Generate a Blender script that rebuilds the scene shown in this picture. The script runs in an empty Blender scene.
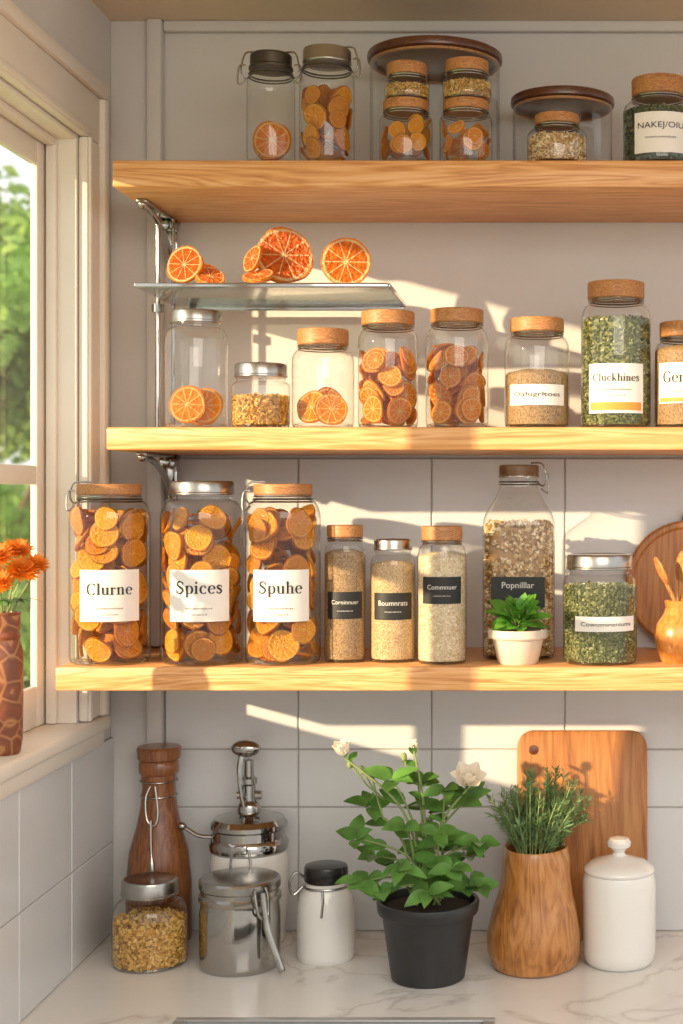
import bpy, bmesh, math, random
import numpy as np
from mathutils import Vector, Matrix, Quaternion, Euler
rnd = random.Random(7)
C = bpy.context.scene.collection
CAMZ=1.596; D0=2.4; F=1500.0; VX=560.0; VY=495.0
def WX(px,d): return (px-VX)/F*d
def WZ(py,d): return CAMZ+(VY-py)/F*d
# ------------------------------------------------------------------ materials
def lin(h):
    h=h.lstrip('#'); r=[int(h[i:i+2],16)/255 for i in (0,2,4)]
    return tuple((c/12.92 if c<=0.04045 else ((c+0.055)/1.055)**2.4) for c in r)+(1.0,)
def newmat(name):
    m=bpy.data.materials.new(name); m.use_nodes=True
    nt=m.node_tree; nt.nodes.clear()
    out=nt.nodes.new('ShaderNodeOutputMaterial')
    return m,nt,out
def N(nt,t,**kw):
    n=nt.nodes.new(t)
    for k,v in kw.items(): setattr(n,k,v)
    return n
def L(nt,a,b): nt.links.new(a,b)
def ramp(nt,stops,interp='LINEAR'):
    r=N(nt,'ShaderNodeValToRGB'); cr=r.color_ramp; cr.interpolation=interp
    while len(cr.elements)>1: cr.elements.remove(cr.elements[-1])
    cr.elements[0].position=stops[0][0]; cr.elements[0].color=stops[0][1]
    for p,c in stops[1:]:
        e=cr.elements.new(p); e.color=c
    return r
def math_(nt,op,a,b=None,c=None):
    n=N(nt,'ShaderNodeMath',operation=op)
    for i,v in enumerate((a,b,c)):
        if v is None: continue
        if isinstance(v,(int,float)): n.inputs[i].default_value=v
        else: L(nt,v,n.inputs[i])
    return n.outputs[0]
def pr(nt,out,rough=.5,metal=0,spec=.5):
    b=N(nt,'ShaderNodeBsdfPrincipled'); b.inputs['Roughness'].default_value=rough
    b.inputs['Metallic'].default_value=metal
    b.inputs['Specular IOR Level'].default_value=spec
    L(nt,b.outputs[0],out.inputs[0]); return b
def translu(nt,out,b,col,f):
    t=N(nt,'ShaderNodeBsdfTranslucent'); L(nt,col,t.inputs[0]); mx=N(nt,'ShaderNodeMixShader'); mx.inputs[0].default_value=f
    L(nt,b.outputs[0],mx.inputs[1]); L(nt,t.outputs[0],mx.inputs[2]); L(nt,mx.outputs[0],out.inputs[0])
def bump(nt,b,h,strength=.3,dist=.002):
    bn=N(nt,'ShaderNodeBump'); bn.inputs['Strength'].default_value=strength; bn.inputs['Distance'].default_value=dist
    L(nt,h,bn.inputs['Height']); L(nt,bn.outputs[0],b.inputs['Normal'])
def plain(name,col,rough=.5,metal=0,var=.08,nscale=20,bs=.1,spec=.5,coat=0,tl=0):
    m,nt,out=newmat(name); b=pr(nt,out,rough,metal,spec)
    tc=N(nt,'ShaderNodeTexCoord'); no=N(nt,'ShaderNodeTexNoise'); no.inputs['Scale'].default_value=nscale; no.inputs['Detail'].default_value=4
    L(nt,tc.outputs['Object'],no.inputs['Vector'])
    c=lin(col) if isinstance(col,str) else col
    lo=tuple(x*(1-var) for x in c[:3])+(1,); hi=tuple(min(1,x*(1+var)) for x in c[:3])+(1,)
    r=ramp(nt,[(.3,lo),(.7,hi)]); L(nt,no.outputs['Fac'],r.inputs[0]); L(nt,r.outputs[0],b.inputs['Base Color'])
    if bs: bump(nt,b,no.outputs['Fac'],bs)
    if coat: b.inputs['Coat Weight'].default_value=coat
    if tl: translu(nt,out,b,r.outputs[0],tl)
    return m
def wood(name,c1,c2,c3,scale=(1.2,22,22),rough=.45,ns=1.6,coat=0.0,wv=.3):
    m,nt,out=newmat(name); b=pr(nt,out,rough)
    tc=N(nt,'ShaderNodeTexCoord'); mp=N(nt,'ShaderNodeMapping'); mp.inputs['Scale'].default_value=scale
    L(nt,tc.outputs['Object'],mp.inputs[0])
    oi=N(nt,'ShaderNodeObjectInfo'); 
    va=N(nt,'ShaderNodeVectorMath',operation='ADD'); cx=N(nt,'ShaderNodeCombineXYZ')
    ml=math_(nt,'MULTIPLY',oi.outputs['Random'],30.0); 
    for i in range(3): L(nt,ml,cx.inputs[i])
    L(nt,mp.outputs[0],va.inputs[0]); L(nt,cx.outputs[0],va.inputs[1])
    n1=N(nt,'ShaderNodeTexNoise'); n1.inputs['Scale'].default_value=ns; n1.inputs['Detail'].default_value=3; n1.inputs['Distortion'].default_value=1.2
    L(nt,va.outputs[0],n1.inputs['Vector'])
    w=math_(nt,'MULTIPLY',n1.outputs['Fac'],8.0); w=math_(nt,'FRACT',w); w=math_(nt,'SUBTRACT',w,.5); w=math_(nt,'ABSOLUTE',w); w=math_(nt,'MULTIPLY',w,2.0)
    n2=N(nt,'ShaderNodeTexNoise'); n2.inputs['Scale'].default_value=ns*6; n2.inputs['Detail'].default_value=5
    L(nt,va.outputs[0],n2.inputs['Vector'])
    mx=math_(nt,'MULTIPLY',w,wv); mx2=math_(nt,'MULTIPLY',n2.outputs['Fac'],1.0-wv); f=math_(nt,'ADD',mx,mx2)
    r=ramp(nt,[(.2,lin(c1)),(.5,lin(c2)),(.8,lin(c3))]); L(nt,f,r.inputs[0]); L(nt,r.outputs[0],b.inputs['Base Color'])
    bump(nt,b,f,.15,.001)
    if coat: b.inputs['Coat Weight'].default_value=coat; b.inputs['Coat Roughness'].default_value=.2
    return m
def glass(name,tint=(.975,.985,.98),edge=(.42,.43,.40),base=.05,k=.6,rough=.02):
    m,nt,out=newmat(name)
    lw=N(nt,'ShaderNodeLayerWeight'); lw.inputs['Blend'].default_value=.5
    f3=math_(nt,'POWER',lw.outputs['Facing'],3.0); fac=math_(nt,'MULTIPLY_ADD',f3,k,base)
    r=ramp(nt,[(0,tint+(1,)),(.65,tint+(1,)),(1,edge+(1,))]); L(nt,lw.outputs['Facing'],r.inputs[0])
    t=N(nt,'ShaderNodeBsdfTransparent'); L(nt,r.outputs[0],t.inputs[0])
    g=N(nt,'ShaderNodeBsdfGlossy'); g.inputs['Roughness'].default_value=rough; g.inputs[0].default_value=(1,1,1,1)
    mx=N(nt,'ShaderNodeMixShader'); L(nt,fac,mx.inputs[0]); L(nt,t.outputs[0],mx.inputs[1]); L(nt,g.outputs[0],mx.inputs[2])
    L(nt,mx.outputs[0],out.inputs[0]); return m
def grainmat(name,cols,rough=.6,bs=0):
    m,nt,out=newmat(name); b=pr(nt,out,rough,0,.3)
    ge=N(nt,'ShaderNodeNewGeometry'); n=len(cols)
    r=ramp(nt,[(i/n,lin(c)) for i,c in enumerate(cols)],'CONSTANT'); L(nt,ge.outputs['Random Per Island'],r.inputs[0])
    L(nt,r.outputs[0],b.inputs['Base Color']); return m
def spice(name,cols,scale=500,rough=.8):
    m,nt,out=newmat(name); b=pr(nt,out,rough,0,.2)
    tc=N(nt,'ShaderNodeTexCoord'); v=N(nt,'ShaderNodeTexVoronoi'); v.inputs['Scale'].default_value=scale; L(nt,tc.outputs['Object'],v.inputs['Vector'])
    sp=N(nt,'ShaderNodeSeparateColor'); L(nt,v.outputs['Color'],sp.inputs[0])
    n=len(cols); r=ramp(nt,[(i/max(1,n-1),lin(c)) for i,c in enumerate(cols)]); L(nt,sp.outputs[0],r.inputs[0]); L(nt,r.outputs[0],b.inputs['Base Color'])
    bump(nt,b,v.outputs['Distance'],.6,.0015); return m
def citrus(name,rind,pith,fa,fb,segs=10,hole=.1,linew=.035,pithpos=.86,hue0=.5,hue1=.015,tl=.2):
    m,nt,out=newmat(name); b=pr(nt,out,.36,0,.45)
    tc=N(nt,'ShaderNodeTexCoord'); s=N(nt,'ShaderNodeSeparateXYZ'); L(nt,tc.outputs['Object'],s.inputs[0])
    x,y=s.outputs[0],s.outputs[1]
    rr=math_(nt,'SQRT',math_(nt,'ADD',math_(nt,'MULTIPLY',x,x),math_(nt,'MULTIPLY',y,y)))
    a=math_(nt,'ARCTAN2',y,x); fr=math_(nt,'FRACT',math_(nt,'MULTIPLY_ADD',a,segs/(2*math.pi),20.0))
    dd=math_(nt,'SUBTRACT',.5,math_(nt,'ABSOLUTE',math_(nt,'SUBTRACT',fr,.5)))
    dist=math_(nt,'MULTIPLY',math_(nt,'MULTIPLY',dd,2*math.pi/segs),rr)
    lm=ramp(nt,[(0,(1,1,1,1)),(linew,(.8,.8,.8,1)),(linew*2.2,(0,0,0,1))]); L(nt,dist,lm.inputs[0])
    no=N(nt,'ShaderNodeTexNoise'); no.inputs['Scale'].default_value=7; no.inputs['Detail'].default_value=4
    oi=N(nt,'ShaderNodeObjectInfo'); va=N(nt,'ShaderNodeVectorMath',operation='ADD'); L(nt,tc.outputs['Object'],va.inputs[0])
    cx=N(nt,'ShaderNodeCombineXYZ'); L(nt,math_(nt,'MULTIPLY',oi.outputs['Random'],9.0),cx.inputs[2]); L(nt,cx.outputs[0],va.inputs[1]); L(nt,va.outputs[0],no.inputs['Vector'])
    fl=ramp(nt,[(.35,lin(fa)),(.65,lin(fb))]); L(nt,no.outputs['Fac'],fl.inputs[0])
    m1=N(nt,'ShaderNodeMixRGB'); L(nt,lm.outputs[0],m1.inputs[0]); L(nt,fl.outputs[0],m1.inputs[1]); m1.inputs[2].default_value=lin(pith)
    pm=ramp(nt,[(0,(1,1,1,1)),(hole,(1,1,1,1)),(hole+.05,(0,0,0,1)),(pithpos-.06,(0,0,0,1)),(pithpos-.02,(1,1,1,1))]); L(nt,rr,pm.inputs[0])
    m2=N(nt,'ShaderNodeMixRGB'); L(nt,pm.outputs[0],m2.inputs[0]); L(nt,m1.outputs[0],m2.inputs[1]); m2.inputs[2].default_value=lin(pith)
    rm=ramp(nt,[(0,(0,0,0,1)),(pithpos+.02,(0,0,0,1)),(pithpos+.07,(1,1,1,1))]); L(nt,rr,rm.inputs[0])
    m3=N(nt,'ShaderNodeMixRGB'); L(nt,rm.outputs[0],m3.inputs[0]); L(nt,m2.outputs[0],m3.inputs[1]); m3.inputs[2].default_value=lin(rind)
    hs=N(nt,'ShaderNodeHueSaturation'); L(nt,m3.outputs[0],hs.inputs['Color'])
    L(nt,math_(nt,'MULTIPLY_ADD',oi.outputs['Random'],.3,.85),hs.inputs['Value'])
    L(nt,math_(nt,'MULTIPLY_ADD',oi.outputs['Random'],hue1,hue0),hs.inputs['Hue'])
    L(nt,hs.outputs[0],b.inputs['Base Color'])
    bump(nt,b,no.outputs['Fac'],.5,.1)
    translu(nt,out,b,hs.outputs[0],tl)
    return m
M={}
M['pine']=wood('pine',"#b4713a","#dba063","#edbd8a",(1.1,20,20),.42)
M['oaklid']=wood('oaklid',"#86512a","#b27a46","#c9965f",(6,60,60),.5)
M['walnut']=wood('walnut',"#3a1c0d","#5a3019","#744425",(4,50,50),.3,coat=.4)
M['board']=wood('board_wood',"#87501f","#ae7036","#c0894c",(14,14,1.3),.45,wv=.22)
M['vasewood']=wood('vase_wood',"#86501f","#b97a3c","#cd955a",(12,12,3),.3,coat=.4,wv=.25)
M['bottlewood']=wood('bottle_wood',"#5d3417","#875028","#9c6537",(20,20,3),.3,coat=.4)
M['spoonwood']=wood('spoon_wood',"#8a5526","#b57d42","#cb9a5c",(30,30,4),.5)
M['orangewood']=wood('orange_wood',"#b0642a","#d0853c","#e0a058",(16,16,6),.3,coat=.4,wv=.2)
M['chrome']=plain('chrome','#aeaca8',.10,1,.04,30,.02)
M['steel']=plain('brushed_steel','#aaa7a1',.25,1,.06,60,.03)
M['sinksteel']=plain('sink_steel','#b9bbba',.35,.35,.04,60,.02)
M['darkmetal']=plain('dark_metal','#5e5a54',.3,1,.08,40,.03)
M['wallpaint']=plain('wall_paint','#d3d0cc',.8,0,.03,6,.06)
M['white']=plain('window_paint','#eae3d7',.45,0,.03,8,.04)
M['tile']=plain('tile_glaze','#d6d7d7',.18,0,.04,3,.02)
M['grout']=plain('grout','#aaa69f',.9,0,.05,60,.1)
M['cupb']=plain('cupboard_paint','#e0cdb4',.7,0,.04,6,.03)
M['ceramic']=plain('white_ceramic','#e9e6df',.18,0,.02,10,0,coat=.3)
M['creampot']=plain('cream_pot','#d9c9b6',.5,0,.08,30,.1)
M['blackpot']=plain('black_pot','#2c2c2d',.45,0,.15,40,.05)
M['blacklid']=plain('black_lid','#2a2826',.25,.3,.1,40,.02)
M['paper']=plain('label_paper','#ebe6de',.6,0,.02,40,.02)
M['blackpaper']=plain('black_label','#1d1d1d',.55,0,.1,40,.02)
M['ink']=plain('ink','#1b1a1a',.6,0,.02,40,0)
M['whiteink']=plain('white_ink','#dedad2',.6,0,.02,40,0)
M['orangeink']=plain('orange_ink','#d9963e',.6,0,.02,40,0)
M['soil']=plain('soil','#33231a',.95,0,.3,120,.8)
M['leaf']=plain('leaf','#5c8a3e',.38,0,.45,26,.12,tl=.22)
M['leaf2']=plain('leaf_small','#6aa83c',.4,0,.35,30,.1,tl=.25)
M['rosemary']=plain('rosemary_leaf','#7c9a66',.55,0,.35,30,.1,tl=.2)
M['stem']=plain('stem','#86965a',.6,0,.2,40,.1)
M['petal']=plain('white_petal','#fbf3e2',.5,0,.03,20,.05,tl=.3)
M['orangepetal']=plain('orange_petal','#f79328',.5,0,.2,60,.05,tl=.45)
M['outleaf']=plain('tree_leaf','#9dbd64',.7,0,.55,2.2,.1,tl=.4)
M['bark']=plain('bark','#6d5a45',.9,0,.3,20,.6)
M['lawn']=plain('lawn','#a8c07c',.9,0,.3,3,.3)
M['peel']=plain('orange_peel','#e8791c',.45,0,.12,120,.4)
M['glass']=glass('jar_glass')
M['pane']=glass('window_glass',(.99,1,.99),(.85,.9,.88),.02,.15)
M['shelfglass']=glass('shelf_glass',(.80,.85,.82),(.6,.67,.65),.20,.6,.12)
M['golden']=citrus('dried_golden_citrus','#d4821e','#fcc455','#fcb432','#f0981e',9,.08,.010,.88,.487,.018,.28)
M['orange']=citrus('dried_orange_citrus','#ee8c1c','#ffd684','#ffa422','#f58414',10,.1,.018,.87,.494,.016,.3)
M['blood']=citrus('blood_orange_citrus','#f58a22','#fad29a','#f2751f','#d44c17',10,.06,.012,.90,.5,.01,.2)
M['granola']=grainmat('granola',['#d4b78a','#b38e5c','#e4d0a8','#9a743f','#eeddbd','#c4a06c'])
M['oat']=grainmat('oats',['#d9aa55','#c5923c','#e5bf76','#9d6f30','#d4a558'])
M['herb']=grainmat('dry_herbs',['#65693e','#7a7d4b','#49502e','#8f9062','#565c36','#a1a175'])
M['seeds']=grainmat('seed_mix',['#dcae5c','#c08c40','#97692f','#e8cb8e','#7c7740'])
M['spicebeige']=spice('beige_spice',['#ad8a60','#cbac80','#dbc197','#98744c'],700)
M['spicebrown']=spice('brown_spice',['#85684a','#a4855e','#b89a72','#6b5036'],700)
M['spicecream']=spice('cream_grain',['#cbb28c','#dfcfae','#b99d72','#ece0c8'],420)
M['darkherb']=grainmat('dark_herbs',['#4a5440','#5e6a4a','#353f2f','#727b5a'])
M['terra']=plain('red_brown_glaze','#8a4a2c',.4,0,.25,50,.1)
m,nt,out=newmat('marble'); b=pr(nt,out,.14)
tc=N(nt,'ShaderNodeTexCoord'); no=N(nt,'ShaderNodeTexNoise'); no.inputs['Scale'].default_value=3.0; no.inputs['Detail'].default_value=7; no.inputs['Distortion'].default_value=1.5
L(nt,tc.outputs['Object'],no.inputs['Vector'])
v=math_(nt,'ABSOLUTE',math_(nt,'SUBTRACT',no.outputs['Fac'],.5))
r=ramp(nt,[(0,lin('#c8c3bb')),(.008,lin('#dad6cf')),(.03,lin('#e6e3dd')),(1,lin('#ebe9e4'))]); L(nt,v,r.inputs[0]); L(nt,r.outputs[0],b.inputs['Base Color'])
M['marble']=m
m,nt,out=newmat('vase_pattern'); b=pr(nt,out,.4)
tc=N(nt,'ShaderNodeTexCoord'); w=N(nt,'ShaderNodeTexVoronoi',feature='DISTANCE_TO_EDGE'); w.inputs['Scale'].default_value=38
L(nt,tc.outputs['Object'],w.inputs['Vector']); r=ramp(nt,[(0,lin('#b07c50')),(.05,lin('#8a5232')),(.10,lin('#74402a')),(.30,lin('#8a4e32')),(.36,lin('#b07a4c')),(1,lin('#9a5c38'))]); L(nt,w.outputs['Distance'],r.inputs[0]); L(nt,r.outputs[0],b.inputs['Base Color'])
M['vasepat']=m
# ------------------------------------------------------------------ geometry helpers (verts,faces)
def merge(*vs):
    V=[];Fc=[]
    for v,f in vs:
        o=len(V); V.extend(v); Fc.extend([tuple(i+o for i in q) for q in f])
    return V,Fc
def tr(vf,mat): 
    return [tuple(mat@Vector(v)) for v in vf[0]],vf[1]
def mv(vf,x=0,y=0,z=0): return [(v[0]+x,v[1]+y,v[2]+z) for v in vf[0]],vf[1]
def lathe(prof,seg=48,sup=None,wob=None):
    V=[];rings=[]
    for (r,z) in prof:
        if r<1e-6: rings.append([len(V)]); V.append((0,0,z)); continue
        ring=[]
        for j in range(seg):
            a=2*math.pi*j/seg; k=1
            if sup: k=(abs(math.cos(a))**sup+abs(math.sin(a))**sup)**(-1/sup)
            if wob: k*=wob(a,z)
            ring.append(len(V)); V.append((r*k*math.cos(a),r*k*math.sin(a),z))
        rings.append(ring)
    Fc=[]
    for a,b in zip(rings[:-1],rings[1:]):
        for j in range(seg):
            j2=(j+1)%seg
            if len(a)==1 and len(b)==1: continue
            if len(a)==1: Fc.append((a[0],b[j2],b[j]))
            elif len(b)==1: Fc.append((a[j],a[j2],b[0]))
            else: Fc.append((a[j],a[j2],b[j2],b[j]))
    return V,Fc
def box(x0,x1,y0,y1,z0,z1):
    V=[(x0,y0,z0),(x1,y0,z0),(x1,y1,z0),(x0,y1,z0),(x0,y0,z1),(x1,y0,z1),(x1,y1,z1),(x0,y1,z1)]
    return V,[(0,3,2,1),(4,5,6,7),(0,1,5,4),(1,2,6,5),(2,3,7,6),(3,0,4,7)]
def bev(vf,w,seg=2,ang=30):
    bm=bmesh.new(); vs=[bm.verts.new(v) for v in vf[0]]
    for f in vf[1]:
        try: bm.faces.new([vs[i] for i in f])
        except ValueError: pass
    bm.normal_update()
    ed=[e for e in bm.edges if len(e.link_faces)==2 and e.calc_face_angle(0)>math.radians(ang)]
    bmesh.ops.bevel(bm,geom=ed,offset=w,segments=seg,affect='EDGES',profile=.5)
    bm.verts.index_update()
    o=([tuple(v.co) for v in bm.verts],[tuple(v.index for v in f.verts) for f in bm.faces]); bm.free(); return o
def tube(pts,r,seg=8,closed=False):
    P=[Vector(p) for p in pts]; n=len(P); rs=r if isinstance(r,(list,tuple)) else [r]*n
    if len(rs)<n: rs=list(rs)+[rs[-1]]*(n-len(rs))
    V=[];rings=[]; up=None
    for i,p in enumerate(P):
        if closed: t=(P[(i+1)%n]-P[i-1])
        else: t=P[min(i+1,n-1)]-P[max(i-1,0)]
        t.normalize()
        if up is None:
            up=Vector((0,0,1)) if abs(t.z)<.9 else Vector((1,0,0))
        u=(up-t*up.dot(t))
        if u.length<1e-5: u=t.orthogonal()
        u.normalize(); up=u; w=t.cross(u); ring=[]
        for j in range(seg):
            a=2*math.pi*j/seg; q=p+(u*math.cos(a)+w*math.sin(a))*rs[i]; ring.append(len(V)); V.append(tuple(q))
        rings.append(ring)
    Fc=[]; pr_=list(zip(rings[:-1],rings[1:])); 
    if closed: pr_.append((rings[-1],rings[0]))
    for a,b in pr_:
        for j in range(seg): j2=(j+1)%seg; Fc.append((a[j],a[j2],b[j2],b[j]))
    if not closed: Fc.append(tuple(reversed(rings[0]))); Fc.append(tuple(rings[-1]))
    return V,Fc
def smoothpts(pts,k=6):
    P=[Vector(p) for p in pts]; out=[]
    for i in range(len(P)-1):
        p0=P[max(i-1,0)];p1=P[i];p2=P[i+1];p3=P[min(i+2,len(P)-1)]
        for s in range(k):
            t=s/k; out.append(.5*((2*p1)+(p2-p0)*t+(2*p0-5*p1+4*p2-p3)*t*t+(3*p1-p0-3*p2+p3)*t**3))
    out.append(P[-1]); return out
def ball(r,c=(0,0,0),s=(1,1,1),seg=20,ri=12):
    pf=[(r*math.sin(math.pi*i/ri) if 0<i<ri else 0,-r*math.cos(math.pi*i/ri)) for i in range(ri+1)]
    v,f=lathe(pf,seg); return [(a*s[0]+c[0],b_*s[1]+c[1],z*s[2]+c[2]) for a,b_,z in v],f
def leafvf(base,d,up,Ln,W,curl=.3,fold=.15,n=7,taper=.85):
    d=Vector(d).normalized(); up=Vector(up); up=(up-d*up.dot(d)).normalized(); s=d.cross(up); base=Vector(base)
    V=[];Fc=[]
    for i in range(n+1):
        t=i/n; c=base+d*(t*Ln)-up*(curl*t*t*Ln); hw=W*.5*max(0.03,math.sin(math.pi*min(1,t**taper))**.85 if t<1 else .03)
        V+= [tuple(c-s*hw+up*fold*hw),tuple(c),tuple(c+s*hw+up*fold*hw)]
    for i in range(n):
        a=i*3; Fc+=[(a,a+1,a+4,a+3),(a+1,a+2,a+5,a+4)]
    return V,Fc
def mesh(name,vf,mats,sharp=35,smooth=True):
    me=bpy.data.meshes.new(name); me.from_pydata([tuple(v) for v in vf[0]],[],vf[1]); me.update()
    for mt in (mats if isinstance(mats,list) else [mats]): me.materials.append(mt)
    if smooth:
        for p in me.polygons: p.use_smooth=True
        me.set_sharp_from_angle(angle=math.radians(sharp))
    return me
def thing(name,label,cat,loc,group=None,vf=None,mat=None,kind=None,sharp=35,rot=None,me=None):
    if me is None and vf is not None: me=mesh(name,vf,mat,sharp)
    o=bpy.data.objects.new(name,me); C.objects.link(o); o.location=loc
    if rot is not None: o.rotation_euler=rot
    o['label']=label; o['category']=cat
    if group: o['group']=group
    if kind: o['kind']=kind
    if me is None: o.empty_display_size=.02
    return o
def part(parent,name,vf,mat,loc=(0,0,0),label=None,sharp=35,rot=None):
    o=bpy.data.objects.new(name,mesh(name,vf,mat,sharp)); C.objects.link(o); o.parent=parent; o.location=loc
    if rot is not None: o.rotation_euler=rot
    if label: o['label']=label
    return o
def struct(name,vf,mat,label=None,sharp=30,parent=None):
    o=bpy.data.objects.new(name,mesh(name,vf,mat,sharp)); C.objects.link(o)
    if parent is None:
        o['kind']='structure'; o['label']=label or name; o['category']=name.split('_')[0]
    else: o.parent=parent
    return o
# ------------------------------------------------------------------ room shell
XL=-.7168; ZC=.9; XO=-.775; ZT=2.352
struct('wall_back',box(XO,1.1,0,.05,0,2.45),M['wallpaint'],'painted back wall behind the shelves')
gx=[-.6306+.2128*i for i in range(0,9)]
gz=[.9,1.0975,1.190,1.62+.035]
tl=[]
for i in range(len(gx)-1):
    for (z0,z1) in zip(gz[:-1],gz[1:]):
        tl.append(bev(box(gx[i]+.001,gx[i+1]-.001,-.006,-.0005,z0+.001,z1-.001),.0012,1))
struct('wall_backsplash_grout',box(gx[0],gx[-1],-.0035,-.0002,.9,gz[-1]),M['grout'],'grout bed of the tiled backsplash')
struct('wall_backsplash',merge(*tl),M['tile'],'pale glazed wall tiles behind the counter')
yo0,yo1=-.17,-1.35; zo0,zo1=1.257,2.13
lw_=merge(box(XO,XL,-1.75,-.0001,0,zo0-.003),box(XO,XL,-1.75,-.0001,zo1,2.45),box(XO,XL,yo0,-.0001,zo0-.003,zo1),box(XO,XL,-1.75,yo1,zo0-.003,zo1))
struct('wall_left',lw_,M['wallpaint'],'painted side wall holding the window')
tl=[]; ys=[-.003-.2128*i for i in range(8)]; ys[0]=-.011
for a,b_ in zip(ys[:-1],ys[1:]):
    for z0,z1 in ((.9,1.045),(1.045,1.211)):
        tl.append(bev(box(XL+.0005,XL+.006,b_+.001,a-.001,z0+.001,z1-.001),.0012,1))
struct('wall_side_grout',box(XL+.0002,XL+.0035,ys[-1],ys[0],.9,1.210),M['grout'],'grout bed under the window')
struct('wall_side_backsplash',merge(*tl),M['tile'],'pale glazed tiles under the window')
struct('cupboard',box(XO,1.1,-1.75,0,ZT,2.42),M['cupb'],'warm beige ceiling soffit')  # bottom of an overhead cabinet, built as one wide slab
struct('trim_1',merge(bev(box(XL,-.656,-.010,0,1.355,ZT),.002),bev(box(-.656,-.632,-.024,0,1.355,ZT),.004)),M['wallpaint'],'painted corner moulding above the shelf')
struct('trim_2',merge(bev(box(XL,-.656,-.010,0,.9,1.317),.002),bev(box(-.656,-.632,-.024,0,.9,1.317),.004)),M['wallpaint'],'painted corner moulding above the counter')
struct('trim_3',bev(box(-.632,1.1,-.014,0,2.334,ZT),.004),M['wallpaint'],'painted moulding under the ceiling')
struct('floor',box(-.83,1.6,-3.2,.05,-.02,0),M['spoonwood'],'wooden floor')
# window
win=bpy.data.objects.new('window_1',None); C.objects.link(win); win['kind']='structure'; win['label']='white wooden sash window with sunlight'; win['category']='window'
xc=-.702
cas=merge(bev(box(XL+.0003,xc,yo0,yo0+.060,zo0+.001,zo1),.004),bev(box(XL+.0003,xc+.008,yo0+.060,yo0+.082,zo0+.001,zo1+.072),.005),
  bev(box(XL+.0003,xc,yo1-.08,yo0+.060,zo1,zo1+.072),.004),bev(box(XL+.0003,xc+.008,yo1-.08,yo0+.082,zo1+.072,zo1+.094),.005),
  bev(box(XL+.0003,xc,yo1-.08,yo1,zo0+.001,zo1),.004),
  bev(box(XL+.0003,xc+.004,yo0+.004,yo0+.014,zo0+.001,zo1-.0),.003),bev(box(XL+.0003,xc+.004,yo1,yo0+.014,zo1+.004,zo1+.014),.003))
struct('casing',cas,M['white'],parent=win)
struct('window_sill',merge(bev(box(XO-.01,-.694,yo1-.1,-.078,zo0-.022,zo0),.006,3),bev(box(XL+.0003,-.702,yo1-.09,-.086,zo0-.046,zo0-.022),.004)),M['white'],parent=win)
jam=merge(box(XO,XL-.0005,yo0-.006,yo0-.0005,zo0+.0005,zo1-.0005),box(XO,XL-.0005,yo1+.0005,yo1+.006,zo0+.0005,zo1-.0005),box(XO,XL-.0005,yo1+.006,yo0-.006,zo1-.006,zo1-.0005),
   bev(box(-.760,-.744,yo0-.016,yo0-.006,zo0+.0005,zo1-.006),.003),bev(box(-.760,-.744,yo1+.006,yo0-.016,zo1-.018,zo1-.006),.003))
struct('jamb',jam,M['white'],parent=win)
sx0,sx1=-.773,-.762
def sash(ya,yb):
    z0,z1=zo0+.0005,zo1-.007; w=.036; zm=1.625
    return merge(bev(box(sx0,sx1,ya,ya+w,z0,z1),.003),bev(box(sx0,sx1,yb-w,yb,z0,z1),.003),bev(box(sx0,sx1,ya+w,yb-w,z0,z0+.06),.003),
      bev(box(sx0,sx1,ya+w,yb-w,z1-.045,z1),.003),bev(box(sx0+.001,sx1-.001,ya+w,yb-w,zm-.014,zm+.014),.003))
ym=(yo0+yo1)/2
for ya,yb in ((yo1+.0065,ym),(ym,yo0-.0065)):
    struct('sash',sash(ya,yb),M['white'],parent=win)
    struct('window_pane',box(-.768,-.767,ya+.03,yb-.03,zo0+.05,zo1-.04),M['pane'],parent=win)
# counter with sink hole
yc=-.72; hx0,hx1,hy0,hy1=-.497,-.098,-.64,-.418
cz0,cz1=.86,.9
ctop=merge(box(XL,1.1,hy1,0,cz0,cz1),box(XL,1.1,yc,hy0,cz0,cz1),box(XL,hx0,hy0,hy1,cz0,cz1),box(hx1,1.1,hy0,hy1,cz0,cz1))
thing('countertop','white marble countertop with faint grey veins','countertop',(0,0,0),vf=ctop,mat=M['marble'])
sk=thing('kitchen_sink','stainless steel sink set in the marble counter','sink',(0,0,0))
rim=merge(bev(box(hx0-.012,hx1+.012,hy1-.004,hy1+.010,cz1+.0002,cz1+.003),.0014),bev(box(hx0-.012,hx1+.012,hy0-.012,hy0+.004,cz1+.0002,cz1+.003),.0014),
  bev(box(hx0-.012,hx0+.004,hy0+.004,hy1-.004,cz1+.0002,cz1+.003),.0014),bev(box(hx1-.004,hx1+.012,hy0+.004,hy1-.004,cz1+.0002,cz1+.003),.0014))
part(sk,'rim',rim,M['sinksteel'])
part(sk,'basin',merge(box(hx0+.001,hx0+.003,hy0+.001,hy1-.001,.72,cz1),box(hx1-.003,hx1-.001,hy0+.001,hy1-.001,.72,cz1),box(hx0+.003,hx1-.003,hy0+.001,hy0+.003,.72,cz1),box(hx0+.003,hx1-.003,hy1-.003,hy1-.001,.72,cz1),box(hx0+.001,hx1-.001,hy0+.001,hy1-.001,.715,.72)),M['sinksteel'])
cab=thing('base_cabinet','white painted base cabinet under the counter','cabinet',(0,0,0))
part(cab,'body',merge(box(XL+.001,1.1,-.66,-.01,0,.71),box(XL+.001,1.1,-.66,-.645,.71,.859),box(XL+.001,1.1,-.37,-.01,.71,.859)),M['white'])
for i in range(3):
    x0=XL+.01+i*.6; dr=part(cab,'door',bev(box(x0,x0+.59,-.68,-.661,.08,.84),.003),M['white'])
    part(dr,'handle',tube([(x0+.5,-.681,.7),(x0+.5,-.7,.7),(x0+.5,-.7,.8),(x0+.5,-.681,.8)],.005),M['steel'])
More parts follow.
